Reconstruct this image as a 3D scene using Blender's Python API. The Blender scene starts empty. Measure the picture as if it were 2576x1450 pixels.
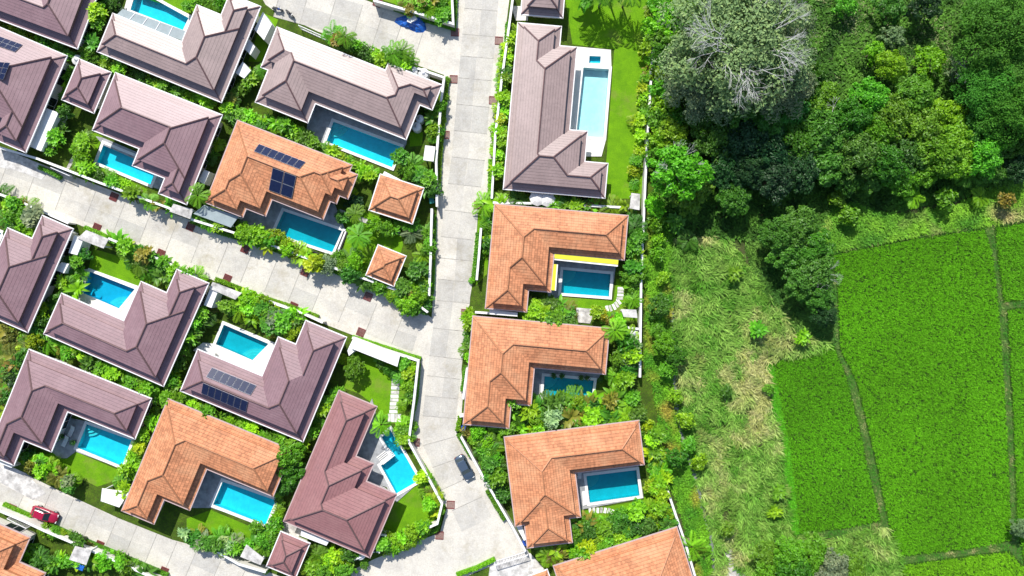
import bpy, math, random
import numpy as np
from mathutils import Vector, Matrix, noise
from mathutils.geometry import tessellate_polygon

# ------------------------------------------------------------------ camera, world, sun, exposure
SC = bpy.context.scene
C = SC.collection
CAM_H, PIC_W = 107.0, 160.0
cam = bpy.data.cameras.new('camera'); cam.sensor_width = 36; cam.lens = 36*CAM_H/PIC_W
cam.clip_end = 5000; cam.clip_start = 0.5
camo = bpy.data.objects.new('camera', cam); C.objects.link(camo)
camo.location = (0, 0, CAM_H); SC.camera = camo

SUN_EL = math.radians(46); SDX, SDY = -0.30, 0.954      # horizontal direction towards the sun
w = bpy.data.worlds.new('World'); SC.world = w; w.use_nodes = True
nt = w.node_tree; nt.nodes.clear()
sky = nt.nodes.new('ShaderNodeTexSky'); sky.sky_type = 'NISHITA'; sky.sun_disc = False
sky.sun_elevation = SUN_EL; sky.sun_rotation = math.atan2(SDX, SDY)
bg = nt.nodes.new('ShaderNodeBackground'); bg.inputs[1].default_value = 0.14
wo = nt.nodes.new('ShaderNodeOutputWorld')
nt.links.new(sky.outputs[0], bg.inputs[0]); nt.links.new(bg.outputs[0], wo.inputs[0])
sl = bpy.data.lights.new('sun', 'SUN'); sl.energy = 5.0; sl.angle = math.radians(0.5); sl.color = (1, .955, .89)
so = bpy.data.objects.new('sun', sl); C.objects.link(so)
sd = Vector((SDX*math.cos(SUN_EL), SDY*math.cos(SUN_EL), math.sin(SUN_EL)))
so.rotation_euler = sd.to_track_quat('Z', 'Y').to_euler(); so.location = (0, 0, 60)
SC.view_settings.view_transform = 'Standard'; SC.view_settings.look = 'None'
SC.view_settings.gamma = 1; SC.view_settings.exposure = 0.25
SC.cycles.max_bounces = 6; SC.cycles.transparent_max_bounces = 8
SC.cycles.diffuse_bounces = 3; SC.cycles.glossy_bounces = 2; SC.cycles.caustics_reflective = False

random.seed(7); rnd = random.random
def U(a, b): return a + (b-a)*rnd()

# ------------------------------------------------------------------ measuring helpers
# positions were measured on a 2576 px wide sheet of the site; K = px per metre at ground level
K = 16.1
def P(x, y, z=0.0):
    s = (CAM_H-z)/CAM_H
    return ((x-1288)/K*s, (725-y)/K*s)
ORG = dict(A=(0,0), B=(700,0), C=(1400,0), D=(1800,0), E=(0,500), F=(700,500), G=(1600,600), H=(0,1000), I=(700,1000),
           J=(1600,1100), K=(0,1561), L=(700,1561), M=(1400,1561), N=(1900,1561), R=(2400,0), S=(3040,0), T=(2400,560), V=(2400,1100), W=(2400,1561))
def Z(t, pts):                      # sheet detail tile -> sheet px
    ox, oy = ORG[t]
    return [((ox+x/2.416)/1.4907, (oy+y/2.416)/1.4907) for x, y in pts]
def ZP(t, pts, z=0): return [P(x, y, z) for x, y in Z(t, pts)]
def PP(pts, z=0): return [P(x, y, z) for x, y in pts]

# ------------------------------------------------------------------ object helpers
def tag(o, label=None, cat=None, group=None, kind=None):
    if label: o['label'] = label
    if cat: o['category'] = cat
    if group: o['group'] = group
    if kind: o['kind'] = kind
    return o
def root(name, loc, label, cat, group=None):
    o = bpy.data.objects.new(name, None); C.objects.link(o); o.location = loc
    o.empty_display_size = .3
    return tag(o, label, cat, group)
def make(name, verts, faces, mats, parent=None, mi=None, uvs=None, local=False, smooth=False):
    me = bpy.data.meshes.new(name)
    if parent is not None and not local:
        L = parent.location if parent.parent is None else parent.parent.location
        verts = [(v[0]-L[0], v[1]-L[1], v[2]-L[2]) for v in verts]
    me.from_pydata([tuple(v) for v in verts], [], faces)
    if not isinstance(mats, (list, tuple)): mats = [mats]
    for m in mats: me.materials.append(m)
    if mi:
        me.polygons.foreach_set('material_index', mi)
    if uvs:
        ul = me.uv_layers.new(name='UVMap')
        ul.data.foreach_set('uv', [c for uv in uvs for c in uv])
    if smooth: me.polygons.foreach_set('use_smooth', [True]*len(me.polygons))
    me.update()
    o = bpy.data.objects.new(name, me); C.objects.link(o)
    if parent is not None: o.parent = parent
    return o
class MB:
    def __init__(s): s.v = []; s.f = []; s.m = []
    def poly(s, pts, m=0):
        n = len(s.v); s.v += [tuple(p) for p in pts]; s.f.append(tuple(range(n, n+len(pts)))); s.m.append(m)
    def box(s, c, sz, rz=0, m=0, taper=1.0):
        cx, cy, cz = c; hx, hy, hz = sz[0]/2, sz[1]/2, sz[2]/2; ca, sa = math.cos(rz), math.sin(rz); n = len(s.v)
        for dz, t in ((-hz, 1), (hz, taper)):
            for dx, dy in ((-hx,-hy),(hx,-hy),(hx,hy),(-hx,hy)):
                dx *= t; dy *= t
                s.v.append((cx+dx*ca-dy*sa, cy+dx*sa+dy*ca, cz+dz))
        for f in ((0,3,2,1),(4,5,6,7),(0,1,5,4),(1,2,6,5),(2,3,7,6),(3,0,4,7)):
            s.f.append(tuple(n+i for i in f)); s.m.append(m)
    def tube(s, a, b, r0, r1, k=6, m=0, caps=True):
        a, b = Vector(a), Vector(b); d = (b-a)
        if d.length < 1e-6: return
        d.normalize(); u = d.orthogonal().normalized(); v = d.cross(u); n = len(s.v)
        for c, r in ((a, r0), (b, r1)):
            for i in range(k):
                t = 2*math.pi*i/k; s.v.append(tuple(c+u*r*math.cos(t)+v*r*math.sin(t)))
        for i in range(k):
            j = (i+1) % k; s.f.append((n+i, n+j, n+k+j, n+k+i)); s.m.append(m)
        if caps:
            s.f.append(tuple(n+k+i for i in range(k))); s.m.append(m)
            s.f.append(tuple(n+k-1-i for i in range(k))); s.m.append(m)
    def lathe(s, c, prof, k=16, m=0):
        n = len(s.v)
        for r, z in prof:
            for i in range(k):
                t = 2*math.pi*i/k; s.v.append((c[0]+r*math.cos(t), c[1]+r*math.sin(t), c[2]+z))
        for q in range(len(prof)-1):
            for i in range(k):
                j = (i+1) % k; s.f.append((n+q*k+i, n+q*k+j, n+(q+1)*k+j, n+(q+1)*k+i)); s.m.append(m)
        s.f.append(tuple(n+(len(prof)-1)*k+i for i in range(k))); s.m.append(m)
    def prism(s, pts, z0, z1, m=0, mt=None, top=True, bottom=False):
        mt = m if mt is None else mt
        if area(pts) < 0: pts = pts[::-1]
        k = len(pts); n = len(s.v)
        s.v += [(x, y, z0) for x, y in pts]+[(x, y, z1) for x, y in pts]
        for i in range(k):
            j = (i+1) % k; s.f.append((n+i, n+j, n+k+j, n+k+i)); s.m.append(m)
        tri = tess([pts])[1]
        if top:
            for t in tri: s.f.append(tuple(n+k+i for i in t)); s.m.append(mt)
        if bottom:
            for t in tri: s.f.append(tuple(n+i for i in t[::-1])); s.m.append(m)
    def build(s, name, mats, parent=None, **kw):
        return make(name, s.v, s.f, mats, parent, mi=s.m, **kw)
def area(p): return sum(p[i][0]*p[(i+1) % len(p)][1]-p[(i+1) % len(p)][0]*p[i][1] for i in range(len(p)))/2
def tess(loops):
    pts = [q for l in loops for q in l]
    tr = tessellate_polygon([[Vector((x, y, 0)) for x, y in l] for l in loops]); out = []
    for t in tr:
        a, b, c = (pts[i] for i in t)
        cr = (b[0]-a[0])*(c[1]-a[1])-(b[1]-a[1])*(c[0]-a[0])
        if abs(cr) < 1e-9: continue
        out.append(tuple(t) if cr > 0 else (t[0], t[2], t[1]))
    return pts, out
def sheet(name, loops, z, mat, kind='structure', **kw):
    pts, tr = tess(loops)
    o = make(name, [(x, y, z) for x, y in pts], tr, mat)
    return tag(o, kind=kind, **kw)
def inside(pts, x, y):
    x = np.asarray(x); y = np.asarray(y); r = np.zeros(x.shape, bool); n = len(pts)
    for i in range(n):
        x1, y1 = pts[i]; x2, y2 = pts[(i+1) % n]
        if y1 == y2: continue
        c = ((y1 > y) != (y2 > y)) & (x < (x2-x1)*(y-y1)/(y2-y1)+x1); r ^= c
    return r

# ------------------------------------------------------------------ materials
def newmat(name):
    m = bpy.data.materials.new(name); m.use_nodes = True; t = m.node_tree
    b = t.nodes['Principled BSDF']; return m, t, b
class NT:
    def __init__(s, t): s.t = t
    def n(s, typ, **kw):
        o = s.t.nodes.new(typ)
        for k, v in kw.items():
            if k == 'ins':
                for a, b in v.items():
                    if hasattr(b, 'links') or hasattr(b, 'is_output'): s.t.links.new(b, o.inputs[a])
                    else: o.inputs[a].default_value = b
            else: setattr(o, k, v)
        return o
    def math(s, op, a, b=None, c=None):
        o = s.t.nodes.new('ShaderNodeMath'); o.operation = op
        for i, q in enumerate((a, b, c)):
            if q is None: continue
            if isinstance(q, (int, float)): o.inputs[i].default_value = q
            else: s.t.links.new(q, o.inputs[i])
        return o.outputs[0]
    def mix(s, f, a, b, mode='MIX'):
        o = s.t.nodes.new('ShaderNodeMix'); o.data_type = 'RGBA'; o.blend_type = mode
        for i, q in ((0, f), (6, a), (7, b)):
            if isinstance(q, (int, float)): o.inputs[i].default_value = q
            elif isinstance(q, tuple): o.inputs[i].default_value = (*q, 1) if len(q) == 3 else q
            else: s.t.links.new(q, o.inputs[i])
        return o.outputs[2]
    def noise(s, sc, det=4, rough=.6, vec=None):
        o = s.t.nodes.new('ShaderNodeTexNoise'); o.inputs['Scale'].default_value = sc
        o.inputs['Detail'].default_value = det; o.inputs['Roughness'].default_value = rough
        if vec is not None: s.t.links.new(vec, o.inputs['Vector'])
        return o.outputs[0]
    def pos(s): return s.n('ShaderNodeNewGeometry').outputs['Position']
    def ramp(s, f, stops):
        o = s.t.nodes.new('ShaderNodeValToRGB'); e = o.color_ramp.elements
        while len(e) < len(stops): e.new(.5)
        for q, (p_, c) in zip(e, stops): q.position = p_; q.color = (*c, 1) if len(c) == 3 else c
        s.t.links.new(f, o.inputs[0]); return o.outputs[0]
    def bump(s, h, dist, strength=1.0):
        o = s.n('ShaderNodeBump'); o.inputs['Distance'].default_value = dist; o.inputs['Strength'].default_value = strength
        s.t.links.new(h, o.inputs['Height']); return o.outputs[0]
def plain(name, col, rough=.6, metal=0, var=.12, scale=1.5, spec=.5, bump=0):
    m, t, b = newmat(name); q = NT(t)
    f = q.noise(scale, 5, .65, q.pos())
    lo = tuple(c*(1-var*1.6) for c in col); hi = tuple(min(1, c*(1+var)) for c in col)
    t.links.new(q.ramp(f, [(.3, lo), (.7, hi)]), b.inputs['Base Color'])
    b.inputs['Roughness'].default_value = rough; b.inputs['Metallic'].default_value = metal
    b.inputs['Specular IOR Level'].default_value = spec
    if bump: t.links.new(q.bump(q.noise(scale*8, 4, .6, q.pos()), bump), b.inputs['Normal'])
    return m
def tile_mat(name, col, tilevar, rough, spec, patch, gmix=.42, course=.42, bd=.12, rib=.0):
    m, t, b = newmat(name); q = NT(t)
    uv = q.n('ShaderNodeUVMap', uv_map='UVMap').outputs[0]
    sp = q.n('ShaderNodeSeparateXYZ', ins={0: uv}); u, v = sp.outputs[0], sp.outputs[1]
    vc = q.math('DIVIDE', v, course); fr = q.math('FRACT', vc)
    uc = q.math('DIVIDE', u, .34); ufr = q.math('FRACT', uc)
    fu, fv = q.math('FLOOR', uc), q.math('FLOOR', vc)
    cb = q.n('ShaderNodeCombineXYZ', ins={0: fu, 1: fv})
    wn = q.n('ShaderNodeTexWhiteNoise', noise_dimensions='2D', ins={'Vector': cb.outputs[0]}).outputs[0]
    big = q.noise(.35, 4, .6, q.pos()); fine = q.noise(2.5, 4, .7, q.pos())
    c = q.ramp(wn, [(0, tuple(x*(1-tilevar) for x in col)), (.5, col), (1, tuple(min(1, x*(1+tilevar)) for x in col))])
    c = q.mix(q.ramp(big, [(.45, (0,0,0)), (.7, (.8,.8,.8))]), c, patch)
    c = q.mix(q.ramp(fine, [(.48, (0,0,0)), (.75, (.45,.45,.45))]), c, tuple(x*.55 for x in col))
    st_ = q.noise(.9, 5, .75, q.n('ShaderNodeMapping', ins={0: q.pos()}).outputs[0])
    c = q.mix(q.ramp(st_, [(.56, (0,0,0)), (.72, (.5,.5,.5))]), c, tuple(x*.62+.02 for x in col))
    course_shade = q.ramp(fr, [(0, (.5,.5,.5)), (.14, (1,1,1)), (.86, (1,1,1)), (1, (.5,.5,.5))])  # shadow line of each tile course, darkened into the tile colour
    c = q.mix(gmix, c, course_shade, 'MULTIPLY')
    t.links.new(c, b.inputs['Base Color'])
    hs = q.math('SUBTRACT', 1.0, fr)
    wv = q.math('SINE', q.math('MULTIPLY', ufr, 6.283)); h = q.math('ADD', hs, q.math('MULTIPLY', wv, rib))
    t.links.new(q.bump(h, bd), b.inputs['Normal'])
    b.inputs['Roughness'].default_value = rough; b.inputs['Specular IOR Level'].default_value = spec
    return m
M = {}
M['mauve'] = tile_mat('mauve_tile', (.235,.132,.147), .05, .50, .92, (.29,.175,.19))
M['mauve_grey'] = tile_mat('grey_mauve_tile', (.295,.212,.198), .05, .50, .9, (.36,.26,.245))
M['mauve_red'] = tile_mat('red_mauve_tile', (.285,.13,.13), .05, .57, .6, (.33,.165,.16))
M['orange'] = tile_mat('orange_tile', (.54,.225,.108), .24, .66, .35, (.66,.34,.18), gmix=.75, bd=.11, rib=.05)
M['cap_mauve'] = plain('mauve_ridge', (.15,.085,.085), .6)
M['cap_orange'] = plain('orange_ridge', (.44,.19,.09), .6)
M['white'] = plain('white_render', (.78,.78,.76), .7, var=.05, scale=.6)
M['cream'] = plain('cream_wall', (.68,.66,.60), .8, var=.10, scale=.5)
M['trim'] = plain('white_gutter', (.80,.79,.80), .5, var=.03)
M['trimpink'] = plain('pale_gutter', (.50,.38,.37), .5, var=.05)
M['glass'] = plain('dark_glass', (.02,.03,.035), .08, var=.2, spec=.8)
M['slab'] = plain('stained_slab', (.58,.56,.53), .85, var=.35, scale=.9)
M['whiteslab'] = plain('bright_slab', (.78,.77,.74), .8, var=.06, scale=.7)
M['deckwhite'] = plain('white_deck', (.76,.74,.70), .7, var=.07, scale=.5)
M['deckgrey'] = plain('grey_stone_deck', (.36,.37,.38), .7, var=.25, scale=1.1)
M['coping'] = plain('pool_coping', (.80,.79,.76), .6, var=.05)
M['drain'] = plain('rust_red_grate', (.20,.035,.03), .7, var=.3, scale=6)
M['black'] = plain('black_rubber', (.015,.015,.016), .6)
M['metal'] = plain('galvanised', (.55,.56,.58), .35, .6)
M['darkmetal'] = plain('dark_metal', (.06,.06,.07), .45, .5)
M['blue'] = plain('blue_tarp', (.02,.14,.55), .35, var=.35, scale=4)
M['yellow'] = plain('yellow_awning', (.66,.64,.03), .7, var=.04)
M['bark'] = plain('bark', (.16,.12,.08), .9, var=.4, scale=6)
M['bleached'] = plain('bleached_wood', (.54,.54,.52), .8, var=.25, scale=3)
M['stem'] = plain('green_stem', (.10,.14,.05), .7, var=.3, scale=5)
M['sand'] = plain('white_sand', (.74,.70,.64), .95, var=.15, scale=2, bump=.2)
M['redcar'] = plain('red_car_paint', (.34,.006,.04), .25, var=.03, spec=.8)
M['bluecar'] = plain('blue_grey_car_paint', (.075,.11,.16), .22, .3, var=.03, spec=.8)
M['tank'] = plain('white_tank', (.74,.74,.72), .45, var=.06)
M['ditchwater'] = plain('murky_water', (.20,.23,.19), .2, var=.3, scale=1)
M['panelframe'] = plain('aluminium_frame', (.34,.36,.40), .5, .2)
def mk_panel():
    m, t, b = newmat('solar_cells'); q = NT(t)
    t.links.new(q.mix(q.noise(3, 3, .6, q.pos()), (.008,.014,.045), (.02,.032,.085)), b.inputs['Base Color'])
    b.inputs['Roughness'].default_value = .3; b.inputs['Specular IOR Level'].default_value = .08
    return m
M['cells'] = mk_panel()
def mk_road():
    m, t, b = newmat('concrete_road'); q = NT(t)
    p_ = q.pos(); at = q.n('ShaderNodeAttribute', attribute_name='tone').outputs['Fac']
    c = q.mix(q.ramp(q.noise(.25, 6, .65, p_), [(.38,(0,0,0)),(.66,(1,1,1))]), (.64,.60,.515), (.45,.42,.37))
    c = q.mix(q.ramp(q.noise(1.6, 6, .75, p_), [(.35,(0,0,0)),(.75,(.6,.6,.6))]), c, (.70,.69,.65))
    c = q.mix(q.ramp(q.noise(.13, 6, .75, p_), [(.54,(0,0,0)),(.70,(.8,.8,.8))]), c, (.38,.33,.22))
    c = q.mix(q.ramp(q.noise(4.5, 5, .8, p_), [(.42,(0,0,0)),(.75,(.6,.6,.6))]), c, (.30,.29,.26))
    mp = q.n('ShaderNodeMapping', ins={0: p_}); mp.inputs['Location'].default_value = (31, 12, 0)
    c = q.mix(q.ramp(q.noise(.5, 6, .75, mp.outputs[0]), [(.60,(0,0,0)),(.72,(.45,.45,.45))]), c, (.30,.27,.2))
    c = q.mix(1.0, c, q.ramp(at, [(0,(.80,.81,.83)),(1,(1.1,1.09,1.07))]), 'MULTIPLY')
    t.links.new(c, b.inputs['Base Color']); b.inputs['Roughness'].default_value = .85
    t.links.new(q.bump(q.noise(6, 5, .7, p_), .03), b.inputs['Normal'])
    return m
M['road'] = mk_road()
def mk_ground():
    m, t, b = newmat('garden_ground'); q = NT(t); p_ = q.pos()
    g = q.mix(q.ramp(q.noise(.5, 6, .7, p_), [(.35,(0,0,0)),(.65,(1,1,1))]), (.12,.30,.010), (.20,.44,.010))
    g = q.mix(q.ramp(q.noise(7, 4, .8, p_), [(.4,(0,0,0)),(.7,(.7,.7,.7))]), g, (.09,.20,.01))
    g = q.mix(q.ramp(q.noise(.16, 5, .7, p_), [(.53,(0,0,0)),(.70,(.7,.7,.7))]), g, (.24,.26,.06))
    t.links.new(g, b.inputs['Base Color']); b.inputs['Roughness'].default_value = .95
    b.inputs['Specular IOR Level'].default_value = .1
    t.links.new(q.bump(q.noise(9, 4, .8, p_), .12), b.inputs['Normal'])
    return m
M['ground'] = mk_ground()
def mk_wild(name, a, b_, c_, sc=.3):
    m, t, b = newmat(name); q = NT(t); p_ = q.pos()
    g = q.mix(q.ramp(q.noise(sc, 6, .7, p_), [(.4,(0,0,0)),(.6,(1,1,1))]), a, b_)
    g = q.mix(q.ramp(q.noise(sc*4, 6, .75, p_), [(.45,(0,0,0)),(.7,(1,1,1))]), g, c_)
    t.links.new(g, b.inputs['Base Color']); b.inputs['Roughness'].default_value = 1
    b.inputs['Specular IOR Level'].default_value = .05
    t.links.new(q.bump(q.noise(5, 5, .8, p_), .25), b.inputs['Normal'])
    return m
M['wild'] = mk_wild('wild_ground', (.06,.10,.02), (.13,.13,.06), (.035,.06,.018))
M['mud'] = mk_wild('paddy_mud', (.03,.08,.012), (.045,.11,.015), (.03,.06,.015))
M['bank'] = mk_wild('paddy_bank', (.08,.17,.04), (.06,.17,.02), (.13,.16,.05), .6)
M['scrubsoil'] = mk_wild('pale_scrub_soil', (.15,.17,.09), (.24,.23,.14), (.07,.12,.04), .35)
def leafmat(name, gloss=.42, trans=.35, objcol=True):
    m, t, b = newmat(name); q = NT(t)
    at = q.n('ShaderNodeAttribute', attribute_name='tone').outputs['Fac']
    oi = q.n('ShaderNodeObjectInfo')
    k = q.ramp(at, [(0, (.50,.60,.5)), (.5, (1,1,1)), (1, (1.55,1.35,1.2))])
    c = q.mix(1.0, oi.outputs['Color'], k, 'MULTIPLY')
    hv = q.n('ShaderNodeHueSaturation', ins={'Color': c, 'Hue': q.math('ADD', .493, q.math('MULTIPLY', oi.outputs['Random'], .016)),
             'Value': q.math('ADD', .8, q.math('MULTIPLY', oi.outputs['Random'], .4)), 'Saturation': 1.0})
    t.links.new(hv.outputs[0], b.inputs['Base Color']); b.inputs['Roughness'].default_value = gloss
    b.inputs['Specular IOR Level'].default_value = .35
    tr = q.n('ShaderNodeBsdfTranslucent', ins={'Color': hv.outputs[0]})
    mx = q.n('ShaderNodeMixShader', ins={0: trans, 1: b.outputs[0], 2: tr.outputs[0]})
    t.links.new(mx.outputs[0], t.nodes['Material Output'].inputs[0])
    return m
M['leaf'] = leafmat('leaf'); M['leafdull'] = leafmat('dull_leaf', .7, .25)
def bladecol(name):
    m, t, b = newmat(name); q = NT(t)
    c = q.n('ShaderNodeAttribute', attribute_name='Col').outputs['Color']
    t.links.new(c, b.inputs['Base Color']); b.inputs['Roughness'].default_value = .7
    b.inputs['Specular IOR Level'].default_value = .25
    tr = q.n('ShaderNodeBsdfTranslucent', ins={'Color': c})
    mx = q.n('ShaderNodeMixShader', ins={0: .3, 1: b.outputs[0], 2: tr.outputs[0]})
    t.links.new(mx.outputs[0], t.nodes['Material Output'].inputs[0])
    return m
M['blade'] = bladecol('grass_blade')
def mk_water(name, tint, rough=.06):
    m, t, b = newmat(name); q = NT(t)
    tr = q.n('ShaderNodeBsdfTransparent'); tr.inputs[0].default_value = (*tint, 1)
    gl = q.n('ShaderNodeBsdfGlossy'); gl.inputs['Roughness'].default_value = rough
    fr = q.n('ShaderNodeFresnel'); fr.inputs[0].default_value = 1.33
    bp = q.bump(q.noise(3.2, 3, .6, q.pos()), .04); t.links.new(bp, gl.inputs['Normal'])
    mx = q.n('ShaderNodeMixShader', ins={0: fr.outputs[0], 1: tr.outputs[0], 2: gl.outputs[0]})
    t.links.new(mx.outputs[0], t.nodes['Material Output'].inputs[0])
    return m
M['water'] = mk_water('pool_water', (.22,.86,.93)); M['water_pale'] = mk_water('pale_pool_water', (.66,.96,.98))
M['water_deep'] = mk_water('deep_pool_water', (.16,.80,.90)); M['water_teal'] = mk_water('teal_pool_water', (.16,.78,.84))
def mk_pooltile(name, col):
    m, t, b = newmat(name); q = NT(t); p_ = q.pos()
    vo = q.n('ShaderNodeTexVoronoi', feature='DISTANCE_TO_EDGE', ins={'Vector': p_, 'Scale': 2.6}).outputs['Distance']
    c = q.mix(q.ramp(q.noise(1.2, 4, .7, p_), [(.35,(0,0,0)),(.7,(1,1,1))]), tuple(x*.9 for x in col), tuple(min(1, x*1.08) for x in col))
    t.links.new(c, b.inputs['Base Color']); b.inputs['Roughness'].default_value = .5
    return m
M['ptile'] = mk_pooltile('pool_tile', (.30,.78,.86)); M['ptile_pale'] = mk_pooltile('pale_pool_tile', (.88,.92,.92))
M['ptile_deep'] = mk_pooltile('blue_pool_tile', (.18,.58,.76)); M['ptile_teal'] = mk_pooltile('teal_pool_tile', (.16,.62,.68))

# ------------------------------------------------------------------ pools (holes in the ground first)
POOLS = [  # name key, tile, points, water, tile material, label
 ('A', [(1240,-95),(1715,168),(1662,278),(1185,95)], '', 'rectangular pool beside the top left mauve villa, half under shade'),
 ('E', [(945,98),(1440,300),(1368,468),(880,265)], '', 'bright turquoise pool below the mauve villa with square pavilion'),
 ('F', [(1332,-103),(1938,122),(1862,312),(1266,78)], '', 'long pool with curved corner steps below the beige mauve villa'),
 ('F', [(880,705),(1412,885),(1322,1080),(792,905)], 'teal', 'infinity edge pool with dark overflow channel by solar orange villa'),
 ('D', [(935,615),(1168,630),(1118,1250),(868,1235)], 'pale', 'very pale swimming pool along the long north to south villa'),
 ('D', [(990,510),(1095,514),(1090,578),(985,576)], '', 'small square plunge pool set in the white deck'),
 ('G', [(1235,995),(1667,1035),(1652,1240),(1215,1207)], 'teal', 'pool next to the yellow awnings of an orange villa'),
 ('J', [(1067,750),(1515,790),(1490,990),(1050,965)], 'teal', 'pool of the middle orange villa east of the road'),
 ('N', [(720,540),(1175,485),(1205,720),(750,785)], 'teal', 'pool with white corner pad of the lower orange villa'),
 ('H', [(820,45),(1228,205),(1082,382),(745,237)], 'deep', 'deep blue pool beside the lawn south of the road'),
 ('I', [(340,525),(747,700),(600,850),(265,705)], 'teal', 'teal pool shaded by trees above the solar mauve villa'),
 ('K', [(790,70),(1197,215),(1112,455),(702,285)], '', 'turquoise pool at the lower left mauve villa'),
 ('L', [(330,590),(812,760),(717,985),(240,800)], '', 'turquoise pool of the lower left orange villa'),
 ('M', [(155,120),(418,580),(208,702),(68,445),(175,365),(75,190)], '', 'odd shaped turquoise pool crossed by white slats'),
 ('E', [(-260,800),(20,905),(-70,1090),(-340,985)], 'deep', 'pool cut off by the left edge of the scene'),
]
def inset(poly, d):
    n = len(poly); out = []; s = 1 if area(poly) > 0 else -1
    for i in range(n):
        a, b, c = Vector(poly[i-1]), Vector(poly[i]), Vector(poly[(i+1) % n])
        e1 = (b-a).normalized(); e2 = (c-b).normalized()
        n1 = Vector((-e1.y, e1.x))*s; n2 = Vector((-e2.y, e2.x))*s
        k = 1+n1.dot(n2)
        out.append(tuple(b+(n1+n2)*d/max(k, .2)))
    return out
pool_polys = []
for t, pts, kind, lab in POOLS:
    pl = ZP(t, pts, 0)
    if area(pl) < 0: pl = pl[::-1]
    pool_polys.append(pl)
DITCH = PP([(1683,560),(1686,700),(1690,860),(1694,960),(1703,1050),(1722,1130),(1745,1190),(1762,1260),(1782,1330),(1797,1400),(1800,1490)])
X0, X1 = -2500, 2500
wildx = [P(1640, 0)[0], P(1640, 1450)[0]]
def mk_soil():
    m, t, b = newmat('planted_soil'); q = NT(t); p_ = q.pos()
    g = q.mix(q.ramp(q.noise(.6, 6, .7, p_), [(.4,(0,0,0)),(.62,(1,1,1))]), (.055,.115,.012), (.11,.20,.015))
    g = q.mix(q.ramp(q.noise(3.5, 5, .8, p_), [(.45,(0,0,0)),(.7,(.9,.9,.9))]), g, (.06,.045,.025))
    t.links.new(g, b.inputs['Base Color']); b.inputs['Roughness'].default_value = .95
    b.inputs['Specular IOR Level'].default_value = .1
    t.links.new(q.bump(q.noise(6, 5, .8, p_), .2), b.inputs['Normal']); return m
M['soil'] = mk_soil()
def holed(outer, holes):
    """rectangle grid cut by convexish holes: strips between holes are filled by bmesh"""
    import bmesh
    bm = bmesh.new()
    ed = []
    for l in [outer]+holes:
        vs = [bm.verts.new((x, y, 0)) for x, y in l]
        ed += [bm.edges.new((vs[i], vs[(i+1) % len(vs)])) for i in range(len(vs))]
    bmesh.ops.triangle_fill(bm, use_beauty=True, use_dissolve=False, edges=ed)
    bm.verts.index_update(); pts = [tuple(v.co[:2]) for v in bm.verts]; tr = []
    for f in bm.faces:
        t = tuple(v.index for v in f.verts); c = [pts[i] for i in t]
        mx, my = sum(p_[0] for p_ in c)/3, sum(p_[1] for p_ in c)/3
        if any(inside(h, [mx], [my])[0] for h in holes): continue
        if not inside(outer, [mx], [my])[0]: continue
        tr.append(t if area(c) > 0 else t[::-1])
    bm.free(); return pts, tr
GX = P(1655, 0)[0]
gp, gt = holed([(-140,-90),(GX,-90),(GX,90),(-140,90)], pool_polys)
k = len(gp); gp += [(X0,-90),(-140,-90),(-140,90),(X0,90), (X0,90),(GX,90),(GX,X1),(X0,X1), (X0,X0),(GX,X0),(GX,-90),(X0,-90)]
gt += [(k,k+1,k+2,k+3),(k+4,k+5,k+6,k+7),(k+8,k+9,k+10,k+11)]
tag(make('ground', [(x, y, 0) for x, y in gp], gt, M['soil']), kind='structure')
sheet('wild_ground', [[(P(1655,0)[0],X0),(X1,X0),(X1,X1),(P(1655,0)[0],X1)]], 0, M['wild'])
def pool(i):
    t, pts, kind, lab = POOLS[i]; pl = pool_polys[i]
    cx = sum(p[0] for p in pl)/len(pl); cy = sum(p[1] for p in pl)/len(pl)
    r = root('swimming_pool', (cx, cy, 0), lab, 'pool', 'swimming pools of the villas')
    sfx = '_'+kind if kind else ''
    ins = inset(pl, .02); m = MB(); D = -1.0 if i != 5 else -.5
    n = len(ins)
    for k in range(n):
        a, b = ins[k], ins[(k+1) % n]; m.poly([(a[0],a[1],.10),(b[0],b[1],.10),(b[0],b[1],D),(a[0],a[1],D)])
    for tr in tess([ins])[1]: m.poly([(ins[q][0], ins[q][1], D) for q in tr])
    m.build('basin', M['ptile'+sfx], r)
    wi = inset(pl, .03); mm = MB()
    for tr in tess([wi])[1]: mm.poly([(wi[q][0], wi[q][1], .02) for q in tr])
    mm.build('water', M['water'+sfx], r)
    out = inset(pl, -.42 if i != 5 else -.1); m = MB(); pt, tr = holed(out, [ins])
    for q in tr: m.poly([(pt[k][0], pt[k][1], .17) for k in q])
    for k in range(n):
        a, b = out[k], out[(k+1) % n]; m.poly([(a[0],a[1],0),(b[0],b[1],0),(b[0],b[1],.17),(a[0],a[1],.17)])
        a, b = ins[k], ins[(k+1) % n]; m.poly([(b[0],b[1],-.0),(a[0],a[1],-.0),(a[0],a[1],.17),(b[0],b[1],.17)])
    m.build('coping', M['coping'], r)
    return r
pool_roots = [pool(i) for i in range(len(POOLS))]
def corner_steps(i, k, R=2.0, full=False):
    pl = pool_polys[i]; n = len(pl); a = Vector(pl[k]); e1 = (Vector(pl[(k+1) % n])-a).normalized(); e2 = (Vector(pl[k-1])-a).normalized()
    a = a+(e1+e2)*.04; m = MB()
    for s_ in range(3):
        rr = R*(1-s_*.27); z = -.72+s_*.24; N = 12
        arc = [a+(e1*math.cos(t*math.pi/2/N)+e2*math.sin(t*math.pi/2/N))*rr for t in range(N+1)]
        pp = [tuple(a)]+[tuple(q) for q in arc]
        m.prism(pp, -.99, z)
    m.build('steps', M['coping'], pool_roots[i])
def near_corner(i, t, pt):
    q = ZP(t, [pt])[0]; pl = pool_polys[i]
    return min(range(len(pl)), key=lambda k: (pl[k][0]-q[0])**2+(pl[k][1]-q[1])**2)
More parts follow.
